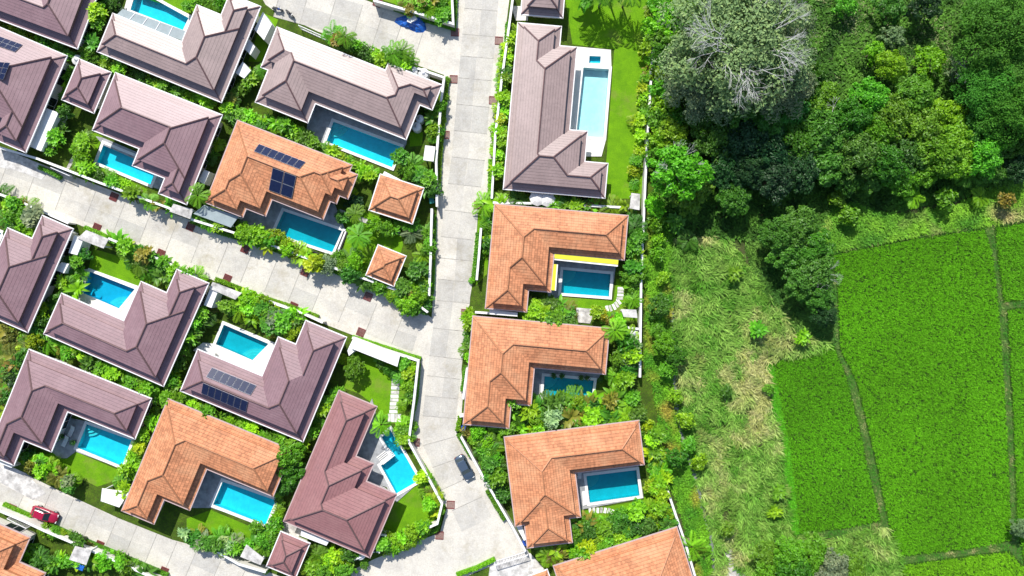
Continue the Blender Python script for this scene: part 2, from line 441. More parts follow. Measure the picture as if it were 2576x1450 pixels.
for i, t, pt in ((2,'F',(1332,-103)),(6,'G',(1235,995)),(7,'J',(1067,750)),(8,'N',(720,540)),(9,'H',(1082,382)),(10,'I',(600,850)),(11,'K',(790,70))):
    corner_steps(i, near_corner(i, t, pt), 2.1)

for pts_, nm in (([(1425,885),(1437,889),(1352,1100),(1340,1096)], 'overflow_channel'), ([(1450,893),(1462,897),(1377,1112),(1365,1106)], 'overflow_channel'), ([(850,950),(1200,1085),(1196,1098),(845,962)], 'overflow_channel')):
    m = MB(); m.prism(ZP('F', pts_), .0, .19); m.build(nm, M['black'], pool_roots[3])
m = MB(); m.prism(ZP('F', [(1437,889),(1450,893),(1365,1106),(1352,1100)]), 0, .2); m.build('channel_edge', M['coping'], pool_roots[3])
# ------------------------------------------------------------------ roads
ROAD = [(1152,-40),(1143,77),(939,8),(850,-25),(800,-40),(640,-40),(668,12),(690,28),(800,80),(1045,163),(1117,189),(1113,340),(1101,500),(1090,736),
 (1086,800),(1006,742),(500,562),(0,374),(-60,352),(-60,455),(0,480),(172,555),(272,596),(494,691),(530,703),(886,843),(1006,891),(1060,903),
 (1053,1000),(1041,1047),(1035,1121),(1124,1278),(1107,1340),(939,1408),(840,1458),(740,1462),(614,1418),(470,1368),(389,1346),(139,1230),(0,1160),(-60,1132),
 (-60,1250),(0,1275),(111,1325),(291,1403),(450,1480),(450,1640),(1120,1640),(1162,1455),(1245,1420),(1332,1394),(1286,1311),(1149,1090),(1161,1043),
 (1165,988),(1157,880),(1166,830),(1180,763),(1194,680),(1202,535),(1232,495),(1240,340),(1270,90),(1286,-40)]
rp, rt = tess([PP(ROAD)])
road = make('road', [(x, y, .02) for x, y in rp], rt, M['road']); tag(road, kind='structure')
at = road.data.attributes.new('tone', 'FLOAT', 'POINT'); at.data.foreach_set('value', [.8]*len(rp))
# cast concrete bays (one mesh) on the carriageway
CL = [([(1215,-40),(1205,90),(1195,200),(1178,400),(1150,600),(1140,760),(1122,900),(1105,1050),(1105,1110),(1150,1215),(1200,1320)], 5.2, 3.6),
      ([(-60,412),(80,462),(300,548),(560,650),(800,745),(1000,830),(1050,846)], 5.0, 4.3),
      ([(700,0),(900,55),(1000,92),(1110,127)], 5.5, 4.3), ([(-60,1190),(60,1245),(280,1340),(480,1420),(660,1500)], 5.0, 3.8)]
mb = MB(); tones = []
for line, wid, step in CL:
    pts = [Vector(P(*p)) for p in line]; sec = []
    nrm = []
    for i in range(len(pts)):
        d = (pts[min(i+1, len(pts)-1)]-pts[max(i-1, 0)]).normalized(); nrm.append(Vector((-d.y, d.x)))
    for i in range(len(pts)-1):
        a, b = pts[i], pts[i+1]; k = max(1, round((b-a).length/step))
        for q in range(k): sec.append((a.lerp(b, q/k), nrm[i].lerp(nrm[i+1], q/k).normalized()))
    sec.append((pts[-1], nrm[-1]))
    for (a, na), (b, nb) in zip(sec, sec[1:]):
        dr = (b-a).normalized()*.04; w2 = wid/2
        for lo, hi in ((-w2, -.03), (.03, w2)):
            q4 = [a+dr+na*lo, b-dr+nb*lo, b-dr+nb*hi, a+dr+na*hi]
            mb.poly([(v.x, v.y, .026) for v in q4][::-1] if area([tuple(v) for v in q4]) < 0 else [(v.x, v.y, .026) for v in q4]); tones += [U(.0, .85)]*4
        q4 = [a-dr*1.3-na*w2, a+dr*1.3-na*w2, a+dr*1.3+na*w2, a-dr*1.3+na*w2]
        if area([tuple(v) for v in q4]) < 0: q4 = q4[::-1]
        mb.poly([(v.x, v.y, .031) for v in q4], 1); tones += [0]*4
M['joint'] = plain('road_joint', (.36,.34,.30), .9, var=.3, scale=2)
bay = mb.build('carriageway', [M['road'], M['joint']]); tag(bay, kind='structure')
bay.data.attributes.new('tone', 'FLOAT', 'POINT').data.foreach_set('value', tones)

# paddies and rough land sheets
PAD = [[(2088,640),(2300,600),(2478,574),(2498,640),(2512,765),(2522,900),(2536,1120),(2546,1362),(2420,1385),(2262,1402),(2238,1340),(2200,1160),(2152,960),(2110,880),(2104,720)],
 [(1932,915),(2020,885),(2098,868),(2128,940),(2160,1060),(2185,1180),(2218,1312),(2120,1332),(1998,1346),(1988,1280),(1968,1120),(1945,1000)],
 [(2500,572),(2620,552),(2620,750),(2522,764),(2508,660)], [(2530,778),(2620,768),(2620,1490),(2580,1450),(2556,1330),(2548,1100)],
 [(2262,1420),(2400,1402),(2538,1384),(2590,1440),(2600,1500),(2256,1500)]]
sheet('paddy_bank', [PP([(2060,640),(2120,600),(2480,548),(2800,500),(2800,1700),(2240,1700),(2225,1345),(1985,1362),(1925,915),(2090,858)])], .006, M['bank'])
for i, p_ in enumerate(PAD): sheet('paddy_soil', [PP(p_)], .012, M['mud'])
sheet('scrub_clearing', [PP([(2050,-30),(2300,-30),(2470,40),(2460,150),(2330,150),(2220,160),(2150,200),(2060,190)])], .006, M['scrubsoil'])

# ------------------------------------------------------------------ villas
def rectify(pts):
    """fit a rectilinear polygon: returns angle, local vertex list"""
    n = len(pts); sx = sy = 0
    for i in range(n):
        a, b = pts[i], pts[(i+1) % n]; dx, dy = b[0]-a[0], b[1]-a[1]; L = math.hypot(dx, dy); t = math.atan2(dy, dx)
        sx += L*math.cos(4*t); sy += L*math.sin(4*t)
    th = math.atan2(sy, sx)/4; c, s = math.cos(th), math.sin(th)
    loc = [(x*c+y*s, -x*s+y*c) for x, y in pts]
    e0 = (loc[1][0]-loc[0][0], loc[1][1]-loc[0][1]); hor0 = abs(e0[0]) > abs(e0[1])
    out = [[None, None] for _ in loc]
    for i in range(n):
        j = (i+1) % n; hor = hor0 if i % 2 == 0 else not hor0; ax = 1 if hor else 0
        m = (loc[i][ax]+loc[j][ax])/2; out[i][ax] = m; out[j][ax] = m
    loc = [tuple(p) for p in out]
    if area(loc) < 0: loc = loc[::-1]
    return th, loc
def clip(poly, g):                       # keep g(p) >= 0, g = (a,b,c)
    out = []; n = len(poly)
    for i in range(n):
        p_, q = poly[i], poly[(i+1) % n]
        d1 = g[0]*p_[0]+g[1]*p_[1]+g[2]; d2 = g[0]*q[0]+g[1]*q[1]+g[2]
        if d1 >= -1e-7: out.append(p_)
        if (d1 > 1e-7 and d2 < -1e-7) or (d1 < -1e-7 and d2 > 1e-7):
            t = d1/(d1-d2); out.append((p_[0]+t*(q[0]-p_[0]), p_[1]+t*(q[1]-p_[1])))
    return out
def maxrects(poly):
    xs = sorted({round(p[0], 4) for p in poly}); ys = sorted({round(p[1], 4) for p in poly})
    ok = {(i, j): bool(inside(poly, [(xs[i]+xs[i+1])/2], [(ys[j]+ys[j+1])/2])[0]) for i in range(len(xs)-1) for j in range(len(ys)-1)}
    R = []
    for a in range(len(xs)-1):
        for b in range(a+1, len(xs)):
            for c in range(len(ys)-1):
                for d in range(c+1, len(ys)):
                    if all(ok[i, j] for i in range(a, b) for j in range(c, d)): R.append((a, b, c, d))
    keep = [r for r in R if not any(q != r and q[0] <= r[0] and q[1] >= r[1] and q[2] <= r[2] and q[3] >= r[3] for q in R)]
    return [(xs[a], xs[b], ys[c], ys[d]) for a, b, c, d in keep]
def hip(poly, t):
    """upper envelope of hip roofs on the maximal rectangles -> [(piece, plane)], ridge list"""
    RR = maxrects(poly); PL = [[(t,0,-t*r[0]),(-t,0,t*r[1]),(0,t,-t*r[2]),(0,-t,t*r[3])] for r in RR]
    res = []
    for i, r in enumerate(RR):
        for k, f in enumerate(PL[i]):
            pc = [(r[0],r[2]),(r[1],r[2]),(r[1],r[3]),(r[0],r[3])]
            for j, g in enumerate(PL[i]):
                if j != k: pc = clip(pc, (g[0]-f[0], g[1]-f[1], g[2]-f[2]))
            if len(pc) < 3: continue
            pieces = [pc]
            for j in range(len(RR)):
                if j == i: continue
                nxt = []
                for pc in pieces:
                    cur = pc; outs = []; whole = False
                    for g in PL[j]:
                        d = (g[0]-f[0], g[1]-f[1], g[2]-f[2])
                        if abs(d[0]) < 1e-6 and abs(d[1]) < 1e-6:
                            if abs(d[2]) < 1e-4:
                                if j < i: continue
                                whole = True; break
                            if d[2] > 0: continue
                            whole = True; break
                        o = clip(cur, (-d[0], -d[1], -d[2]))
                        if len(o) > 2 and abs(area(o)) > 1e-4: outs.append(o)
                        cur = clip(cur, d)
                        if len(cur) < 3 or abs(area(cur)) < 1e-4: cur = []; break
                    nxt += [pc] if whole else outs
                pieces = nxt
            res += [(pc, f) for pc in pieces if abs(area(pc)) > 1e-3]
    def H(p_):
        best = (-1e9, None)
        for pl in PL:
            m = min(((g[0]*p_[0]+g[1]*p_[1]+g[2]), g) for g in pl)
            if m[0] > best[0]: best = m
        return best
    ridges = []
    for pc, f in res:
        n = len(pc); s = 1 if area(pc) > 0 else -1
        for i in range(n):
            a, b = pc[i], pc[(i+1) % n]; L = math.hypot(b[0]-a[0], b[1]-a[1])
            if L < .15: continue
            nx, ny = s*(b[1]-a[1])/L, -s*(b[0]-a[0])/L
            h, g = H(((a[0]+b[0])/2+nx*.02, (a[1]+b[1])/2+ny*.02))
            if h < 0.001: continue
            own = f[0]*nx+f[1]*ny; oth = g[0]*nx+g[1]*ny
            if oth < own-1e-3 and (f[0], f[1]) < (g[0], g[1]):
                ridges.append((a, b, f))
    return res, ridges
villas = {}
def house(key, t, pts, label, tile='mauve', zE=3.15, slope=.50, skirt=1.25, step=.62, cat='house', name='villa', wall=True, group='villas of the estate', win=True, wallin=.85, gut='trim'):
    pts = ZP(t, pts, zE) if t else PP(pts, zE)
    th, loc = rectify(pts); c, s = math.cos(th), math.sin(th)
    W = lambda x, y: (x*c-y*s, x*s+y*c)
    cx, cy = W(sum(p_[0] for p_ in loc)/len(loc), sum(p_[1] for p_ in loc)/len(loc))
    r = root(name, (cx, cy, 0), label, cat, group)
    cap = M['cap_orange'] if tile == 'orange' else M['cap_mauve']; tm = M[tile]; n = len(loc)
    # lower skirt
    ins = inset(loc, skirt); zs = zE+slope*skirt
    v, f, uv = [], [], []
    for i in range(n):
        j = (i+1) % n; a, b, cc, d = loc[i], loc[j], ins[j], ins[i]
        k = len(v); v += [(*W(*a), zE), (*W(*b), zE), (*W(*cc), zs), (*W(*d), zs)]; f.append((k, k+1, k+2, k+3))
        hor = abs(a[1]-b[1]) < 1e-6; ax = 0 if hor else 1
        uv += [(a[ax], 0), (b[ax], 0), (cc[ax], skirt), (d[ax], skirt)]
    lr = make('lower_roof', v, f, tm, r, uvs=uv)
    m = MB()
    for i in range(n):   # hip caps of the skirt on convex corners
        a0, a1, a2 = loc[i-1], loc[i], loc[(i+1) % n]
        if (a1[0]-a0[0])*(a2[1]-a1[1])-(a1[1]-a0[1])*(a2[0]-a1[0]) > 0:
            m = MB(); m.tube((*W(*a1), zE+.02), (*W(*ins[i]), zs+.02), .10, .10, 4); m.build('ridge_cap', cap, lr)
    if m.v: pass
    # gutter ring and soffit
    m = MB(); o1 = inset(loc, -.13); i1 = inset(loc, .02)
    for i in range(n):
        j = (i+1) % n; A = [W(*o1[i]), W(*o1[j]), W(*i1[j]), W(*i1[i])]
        m.poly([(*A[0], zE-.16), (*A[1], zE-.16), (*A[1], zE+.015), (*A[0], zE+.015)])
        m.poly([(*A[0], zE+.015), (*A[1], zE+.015), (*A[2], zE+.015), (*A[3], zE+.015)])
    so_ = [W(*q) for q in o1]
    for q in tess([so_])[1]: m.poly([(*so_[k], zE-.16) for k in q[::-1]])
    m.build('gutter', M[gut], r)
    # clerestory band
    up = inset(loc, skirt-.16); zU = zs+step
    m = MB()
    for i in range(n):
        j = (i+1) % n; a, b = W(*ins[i]), W(*ins[j])
        m.poly([(*a, zs-.03), (*b, zs-.03), (*b, zU+.02), (*a, zU+.02)])
        a, b = W(*up[i]), W(*up[j])
        m.poly([(*a, zU-.10), (*b, zU-.10), (*b, zU), (*a, zU)])
    uw = [W(*q) for q in up]
    for q in tess([uw])[1]: m.poly([(*uw[k], zU-.10) for k in q[::-1]])
    m.build('eave_band', cap, r)
    # upper roof
    res, rid = hip([tuple(q) for q in up], slope)
    v, f, uv = [], [], []
    for pc, pl in res:
        if area(pc) < 0: pc = pc[::-1]
        k = len(v); f.append(tuple(range(k, k+len(pc)))); hor = abs(pl[0]) > 0
        for x, y in pc:
            h = pl[0]*x+pl[1]*y+pl[2]; v.append((*W(x, y), zU+h)); uv.append((y if hor else x, h/slope))
    ro = make('roof', v, f, tm, r, uvs=uv)
    m = MB()
    for a, b, pl in rid:
        ha = pl[0]*a[0]+pl[1]*a[1]+pl[2]; hb = pl[0]*b[0]+pl[1]*b[1]+pl[2]
        m = MB(); m.tube((*W(*a), zU+ha+.02), (*W(*b), zU+hb+.02), .12, .12, 5); m.build('ridge_cap', cap, ro)
    wl = inset(loc, wallin)
    if wall:
        m = MB(); m.prism([W(*q) for q in wl], 0, zE-.17, top=False); m.build('wall', M['cream'] if wall is True else M[wall], r)
        if win:
            for i in range(n):
                a, b = Vector(W(*wl[i])), Vector(W(*wl[(i+1) % n])); L = (b-a).length
                if L < 2.4: continue
                d = (b-a)/L; nn = Vector((d.y, -d.x)); mid = (a+b)/2
                if nn.dot(-mid) < 0: continue
                kk = max(1, int(L/4.2))
                for q in range(kk):
                    cpt = a+d*(L*(q+.5)/kk); wv = min(2.6, L/kk-.8); rz = math.atan2(d.y, d.x)
                    m = MB(); e = nn*.03
                    for sx_ in (-1, 1): m.box((*(cpt+e+d*sx_*(wv/2)), 1.25), (.09, .10, 2.3), rz)
                    m.box((*(cpt+e), 2.40), (wv-.09, .10, .09), rz); m.box((*(cpt+e), .12), (wv-.09, .10, .08), rz); m.box((*(cpt+e), 1.26), (.06, .08, 2.19), rz)
                    wf = m.build('window', M['trim'], r)
                    m = MB(); m.box((*(cpt+nn*.015), 1.26), (wv-.1, .05, 2.2), rz); m.build('pane', M['glass'], wf)
    else:
        m = MB()
    villas[key] = dict(root=r, th=th, loc=loc, up=up, zU=zU, slope=slope, RR=[[(slope,0,-slope*q[0]),(-slope,0,slope*q[1]),(0,slope,-slope*q[2]),(0,-slope,slope*q[3])] for q in maxrects([tuple(q) for q in up])], c=c, s=s, zE=zE)
    return r
def roof_z(V, x, y):
    lx, ly = x*V['c']+y*V['s'], -x*V['s']+y*V['c']
    return V['zU']+max(min(g[0]*lx+g[1]*ly+g[2] for g in pl) for pl in V['RR'])
def on_roof(V, px):                     # a sheet px -> point on that roof
    z = V['zU']+1
    for _ in range(12):
        x, y = P(px[0], px[1], z); z = .5*z+.5*max(V['zU'], roof_z(V, x, y))
    return Vector((x, y, z))
def solar(key, t, quad, nx, ny, lift=0):
    """quad: corners TL, TR, BR, BL on the sheet; nx*ny panels, each its own child"""
    V = villas[key]; c4 = [on_roof(V, q)+Vector((0, 0, lift)) for q in Z(t, quad)]
    nrm = (c4[1]-c4[0]).cross(c4[3]-c4[0]).normalized(); nrm = nrm if nrm.z > 0 else -nrm
    def B(u, v_): return (c4[0].lerp(c4[1], u)).lerp(c4[3].lerp(c4[2], u), v_)
    for i in range(nx):
        for j in range(ny):
            g = .035/max(1, 1); u0, u1 = (i+g)/nx, (i+1-g)/nx; v0, v1 = (j+g*.3)/ny, (j+1-g*.3)/ny
            q = [B(u0, v0), B(u1, v0), B(u1, v1), B(u0, v1)]; m = MB(); n = len(m.v)
            b_ = [p_+nrm*.07 for p_ in q]; tp = [p_+nrm*.13 for p_ in q]; m.v = [tuple(x) for x in b_+tp]
            for a in range(4):
                b = (a+1) % 4; m.f.append((a, b, 4+b, 4+a)); m.m.append(0)
            m.f += [(4, 5, 6, 7), (3, 2, 1, 0)]; m.m += [0, 0]
            pn = m.build('solar_panel', M['panelframe'], V['root'])
            cc = sum(q, Vector())/4; inn = [cc+(p_-cc)*.965+nrm*.136 for p_ in q]
            make('cells', [tuple(p_) for p_ in inn], [(0, 1, 2, 3)], M['cells'], pn, )
house('h1', 'A', [(700,440),(1015,-402),(530,-583),(367,-150),(-382,-430),(-535,-22)], 'mauve tiled villa cut off by the top left corner')
house('h2', 'A', [(640,500),(205,1365),(-70,1255),(-5,1120),(-320,1000),(-255,835),(-720,650),(-460,80)], 'mauve villa with two sets of solar panels at the left edge')
house('h3', 'A', [(1060,690),(2017,1026),(1690,1848),(1435,1753),(1500,1618),(1205,1498),(1265,1343),(820,1175)], 'mauve villa east of the small square pavilion, pool at its south')
house('h4', 'A', [(722,548),(1012,655),(845,1015),(555,905)], 'small square mauve pavilion with hip roof between two mauve villas', zE=2.7, skirt=.95, step=.35, cat='pavilion', name='pavilion', group='small pavilions', win=False)
house('h5', 'B', [(99,60),(320,135),(385,-45),(685,62),(300,912),(-821,470),(-661,140),(-46,370)], 'mauve villa with grey lean-to canopy and white annexes, top left', tile='mauve_grey')
house('h6', 'B', [(830,262),(1805,635),(1825,590),(2316,765),(2221,990),(2111,950),(1991,1250),(1165,950),(1090,1105),(620,925),(745,640),(665,600)], 'beige mauve villa with many corners south of the top road', tile='mauve_grey')
house('h7', 'F', [(470,-98),(1500,280),(1470,350),(1550,378),(1455,590),(1385,565),(1355,635),(1305,615),(1235,770),(770,605),(715,745),(540,685),(505,755),(160,625)], 'orange tiled villa with stepped corners and two solar arrays', tile='orange', skirt=.95, gut='trimpink')
house('h8', None, [(958,441),(1064,472),(1038,565),(928,526)], 'larger orange hipped garden pavilion by the road wall', tile='orange', zE=2.6, skirt=.8, step=.3, cat='pavilion', name='pavilion', group='small pavilions', win=False)
house('h9', None, [(952,617),(1020,645),(991,720),(921,692)], 'smaller orange garden pavilion near the road junction', tile='orange', zE=2.5, skirt=.7, step=.28, cat='pavilion', name='pavilion', group='small pavilions', win=False)
house('h10', 'C', [(1362,-150),(1738,-125),(1712,160),(1336,130)], 'mauve pavilion roof at the top edge above the long villa', tile='mauve_grey', zE=2.7, skirt=1.0, cat='pavilion', name='pavilion', group='small pavilions')
h11pts = [(1945,89),(2104,99),(2098,172),(2160,180),(2137,490),(2204,493),(2190,606),(2277,616),(2268,743),(1887,708)]
house('h11', None, [(x/1.4907, y/1.4907) for x, y in h11pts], 'long mauve villa running north to south beside a pale pool', tile='mauve_grey', skirt=1.1)
house('h12', 'G', [(625,410),(1825,500),(1785,905),(1152,848),(1120,1195),(920,1180),(903,1372),(525,1345)], 'orange villa with bright yellow awnings around its pool', tile='orange', gut='trimpink', skirt=1.0)
house('h13', 'J', [(430,205),(1645,325),(1625,735),(970,672),(945,1015),(765,1000),(740,1215),(325,1190)], 'middle orange villa east of the main road', tile='orange', gut='trimpink', skirt=1.0)
house('h14', 'N', [(-15,190),(1195,45),(1243,432),(618,518),(668,910),(567,925),(590,1140),(190,1195),(163,985),(75,995)], 'orange villa with pointed porch wing beside the dark car', tile='orange', gut='trimpink', skirt=.95)
house('h15', 'N', [(425,1360),(1540,1010),(1842,1962),(727,2312)], 'orange roof cut off by the bottom edge', tile='orange', gut='trimpink', skirt=1.0)
house('h15b', 'N', [(200,1452),(365,1395),(425,1560),(258,1615)], 'small orange gate roof at the bottom edge by the white gate', tile='orange', zE=2.5, skirt=.5, step=.2, cat='pavilion', name='pavilion', group='small pavilions', win=False, wallin=.6)
house('h16', 'E', [(390,755),(680,875),(230,1790),(-819,1340),(-675,935),(-75,1190),(70,875),(290,945)], 'mauve villa at the left edge south of the middle road')
house('h17', 'H', [(1605,40),(1900,150),(1465,1090),(415,600),(545,255),(1120,480),(1285,150),(1510,235)], 'mauve villa wrapped around the deep blue pool')
house('h18', 'I', [(1085,500),(1450,640),(1045,1590),(-41,1120),(90,760),(685,985),(835,645),(985,705)], 'mauve villa with two long rows of solar panels')
house('h19', 'H', [(275,795),(1390,1172),(1215,1545),(608,1322),(465,1670),(222,1582),(115,1795),(-140,1690)], 'pale topped mauve villa at the lower left edge')
house('h20', 'K', [(1530,-140),(2640,300),(2481,725),(1871,480),(1716,855),(1490,750),(1390,975),(1095,850)], 'orange villa among mauve ones at lower left', tile='orange', gut='trimpink', skirt=1.0)
house('h21', 'L', [(1385,-225),(1720,-85),(1530,365),(1690,435),(1625,592),(1895,710),(1665,1280),(875,950)], 'reddish mauve villa with notched east side at bottom centre', tile='mauve_red', gut='trimpink')
house('h22', 'L', [(855,1045),(1112,1160),(985,1460),(725,1362)], 'small reddish mauve pavilion at bottom centre', tile='mauve_red', zE=2.7, skirt=.9, step=.35, cat='pavilion', name='pavilion', group='small pavilions', win=False)
house('h23', 'K', [(-468,783),(268,1103),(172,1325),(405,1425),(275,1730),(-700,1310)], 'orange villa cut off by the bottom left corner', tile='orange', gut='trimpink')
solar('h7', 'F', [(655,100),(1080,265),(1022,330),(608,168)], 7, 1)
solar('h7', 'F', [(780,310),(998,390),(958,590),(743,512)], 2, 2)
solar('h18', 'I', [(230,915),(635,1080),(580,1170),(176,1002)], 7, 1)
solar('h18', 'I', [(152,1050),(560,1220),(540,1316),(133,1145)], 7, 1)
solar('h2', 'A', [(0,336),(208,412),(140,478),(-60,405)], 4, 2)
solar('h2', 'A', [(10,572),(112,580),(48,735),(-35,705)], 2, 3, .35)

# annexes of villas (white boxes proud of the walls) and canopies
def annex(key, t, quad, z, mat='white', name='annex', z0=0):
    m = MB(); m.prism(ZP(t, quad, z), z0, z); m.build(name, M[mat], villas[key]['root'])
annex('h5','B',[(690,110),(772,222),(700,365),(612,268)],2.4); annex('h5','B',[(552,345),(620,425),(578,500),(512,430)],2.2)
annex('h5','B',[(508,560),(582,640),(520,712),(440,660)],2.4); annex('h2','A',[(400,975),(530,1022),(372,1372),(262,1325)],2.3)
annex('h16','E',[(672,925),(755,960),(700,1105),(620,1085)],2.3); annex('h16','E',[(555,1170),(625,1185),(580,1270),(500,1240)],2.2)
annex('h17','H',[(1905,195),(1975,225),(1915,375),(1845,350)],2.2); annex('h18','I',[(1515,640),(1528,760),(1470,810),(1455,760)],2.1)
annex('h12','G',[(570,1355),(825,1385),(822,1420),(570,1400)],2.5); annex('h14','M',[(1285,985),(1345,985),(1385,1120),(1365,1130)],2.2)
annex('h21','L',[(1745,1065),(1810,1080),(1748,1245),(1690,1225)],1.9,'tank'); annex('h21','L',[(1755,1085),(1795,1092),(1742,1225),(1705,1212)],1.92,'glass','skylight',1.9)
annex('h21','L',[(1040,1035),(1290,1135),(1265,1175),(1030,1085)],2.3)
annex('h3','E',[(1850,330),(1900,352),(1850,462),(1795,435)],2.0)
def post_canopy(t, quad, z, mat, label, name='canopy', thick=.12, cat='canopy', grp=None, parent=None):
    q = ZP(t, quad, z); cx = sum(p_[0] for p_ in q)/len(q); cy = sum(p_[1] for p_ in q)/len(q)
    r = root(name, (cx, cy, 0), label, cat, grp)
    m = MB(); m.prism(q, z-thick, z, bottom=True); m.build('roof_slab', M[mat], r)
    for x, y in inset(q if area(q) > 0 else q[::-1], .25):
        m = MB(); m.box((x, y, (z-thick)/2), (.2, .2, z-thick)); m.build('post', M['white'], r)
    return r
M['canopygrey'] = plain('grey_canopy', (.30,.36,.37), .35, var=.08)
def lean(t, quad, z, mat, key, name, bars=0):
    q = ZP(t, quad, z); V = villas[key]; m = MB(); m.prism(q, z-.08, z, bottom=True); p_ = m.build(name, M[mat], V['root'])
    if bars:
        m = MB()
        for i in range(1, bars):
            a = Vector(q[0]).lerp(Vector(q[1]), i/bars); b = Vector(q[3]).lerp(Vector(q[2]), i/bars)
            d = b-a; m.box((*((a+b)/2), z+.03), (d.length, .09, .05), math.atan2(d.y, d.x))
        m.build('glazing_bar', M['trim'], p_)
lean('A', [(1112,82),(1680,283),(1650,368),(1040,150)], 2.85, 'canopygrey', 'h5', 'glass_canopy', 5)
lean('G', [(1158,852),(1738,908),(1733,950),(1158,893)], 3.22, 'yellow', 'h12', 'awning'); lean('G', [(1158,893),(1733,950),(1731,968),(1157,908)], 3.15, 'white', 'h12', 'awning_edge')
lean('G', [(1152,945),(1178,947),(1160,1184),(1128,1180)], 3.22, 'yellow', 'h12', 'awning'); lean('G', [(1178,947),(1190,948),(1172,1186),(1160,1184)], 3.15, 'white', 'h12', 'awning_edge')
CAN = [('F',[(160,650),(470,755),(400,855),(60,730)],2.4,'canopygrey','grey louvred carport roof beside the solar orange villa'),
 ('C',[(470,1318),(562,1330),(545,1465),(452,1452)],2.4,'whiteslab','bright white slab roof near the east wall of the beige villa'),
 ('E',[(1570,640),(1750,690),(1722,778),(1535,710)],2.5,'slab','stained gatehouse slab roof south of the mauve villa'),
 ('E',[(780,878),(985,960),(938,1045),(700,955)],2.5,'slab','stained slab roof over the gate by the lawn'),
 ('I',[(235,140),(500,240),(440,300),(205,200)],2.5,'slab','pale gate roof at the corner of the deep pool villa'),
 ('I',[(1520,640),(1935,800),(1908,908),(1490,742)],2.5,'whiteslab','long white slab roof beside the road above the green garden'),
 ('K',[(925,655),(1170,690),(1080,828),(912,770)],2.5,'whiteslab','pale gate roof in front of the orange villa, lower left'),
 ('K',[(680,1180),(830,1215),(780,1350),(625,1300)],2.5,'slab','stained slab roof south of the bottom left road'),
 ('L',[(540,1165),(700,1290),(668,1350),(485,1275)],2.4,'slab','stained slab roof by the reddish pavilion'),
 ('G',[(1855,300),(1935,310),(1928,455),(1838,440)],2.4,'slab','weathered slab roof at the southeast lawn corner'),
 ('J',[(1760,145),(1900,150),(1910,225),(1785,215)],2.4,'slab','small slab roof by the east wall above the white tank'),
 ('F',[(1792,345),(1935,420),(1930,445),(1765,392)],2.4,'whiteslab','narrow white slab behind the larger orange pavilion')]
for t, q, z, mt, lab in CAN: post_canopy(t, q, z, mt, lab, name='slab_canopy', grp='slab roofs')

# ------------------------------------------------------------------ terraces, lawn paths
def terrace(t, pts, mat, label, z=.12, holes=(), name='terrace'):
    q = ZP(t, pts) if t else PP(pts)
    if area(q) < 0: q = q[::-1]
    hl = [inset(pool_polys[h], -.08) for h in holes]
    for h in hl:
        bad = [k for k in h if not inside(q, [k[0]], [k[1]])[0]]
        if bad: print('TERRACE', t, pts[0], 'hole', holes, [((b[0]*K+1288)*1.4907-ORG[t][0], (725-b[1]*K)*1.4907-ORG[t][1]) for b in bad])
    m = MB(); pt, tr = holed(q, hl) if hl else tess([q])
    for k in tr: m.poly([(*pt[i], z) for i in k])
    for i in range(len(q)):
        a, b = q[i], q[(i+1) % len(q)]; m.poly([(*a, 0), (*b, 0), (*b, z), (*a, z)])
    o = m.build(name, M[mat]); tag(o, kind='structure')
terrace('B', [(1110,900),(2000,1240),(1990,1310),(1925,1430),(1815,1480),(1230,1300),(1090,1180)], 'deckgrey', '', holes=(2,))
terrace('F', [(560,560),(1340,640),(1440,880),(1370,1105),(1290,1090),(760,925),(560,860),(480,800)], 'deckgrey', '', holes=(3,))
terrace('D', [(860,425),(1185,455),(1190,640),(1140,1270),(1100,1420),(960,1420),(800,1245),(820,640)], 'deckwhite', '', holes=(4,5))
terrace('G', [(1130,860),(1720,900),(1700,1060),(1672,1265),(1210,1225),(1200,1275),(1080,1265),(1100,1190)], 'deckgrey', '', holes=(6,))
terrace('J', [(960,660),(1590,720),(1530,800),(1505,1010),(930,1010)], 'deckgrey', '', holes=(7,))
terrace('N', [(600,500),(1190,440),(1240,740),(700,840),(640,880)], 'deckgrey', '', holes=(8,))
terrace('N', [(683,680),(738,676),(748,790),(690,812)], 'coping', '', z=.185)
terrace('H', [(740,30),(820,20),(1290,190),(1230,330),(1130,520),(500,330),(560,230),(720,250)], 'deckwhite', '', holes=(9,))
terrace('I', [(335,495),(800,690),(700,990),(60,760),(150,690),(255,700)], 'deckwhite', '', holes=(10,))
terrace('K', [(590,10),(760,40),(1230,190),(1120,480),(690,320),(610,380),(540,380),(460,310)], 'deckgrey', '', holes=(11,))
terrace('L', [(160,480),(330,540),(850,730),(750,1005),(230,830),(20,830)], 'deckgrey', '', holes=(12,))
terrace('M', [(-10,-160),(75,190),(160,120),(430,585),(210,780),(120,640),(-60,600),(-230,250)], 'deckgrey', '', holes=(13,))
terrace('E', [(930,40),(1540,300),(1470,520),(1360,480),(1420,320),(940,110),(870,30)], 'deckgrey', '', holes=())
terrace('A', [(1190,-130),(1750,150),(1680,300),(1120,110)], 'deckwhite', '', holes=(0,))
terrace('C', [(1250,60),(1400,60),(1400,190),(1290,190)], 'deckwhite', '')
terrace('G', [(620,330),(760,330),(750,390),(600,385)], 'deckwhite', '')
terrace('J', [(1345,130),(1525,145),(1480,275),(1375,265)], 'slab', '', name='paved_patch')
terrace('J', [(0,0),(1,0),(1,1)], 'slab', '') if False else None
terrace('F', [(1390,690),(1640,780),(1930,890),(1925,925),(1620,815),(1380,730)], 'slab', '', z=.09, name='garden_path')
terrace('E', [(640,240),(720,120),(770,0),(800,10),(740,150),(670,260),(620,340),(600,330)], 'slab', '', z=.09, name='garden_path')
terrace('M', [(-30,-60),(330,70),(330,100),(-20,-10)], 'slab', '', z=.06, name='garden_path') if False else None
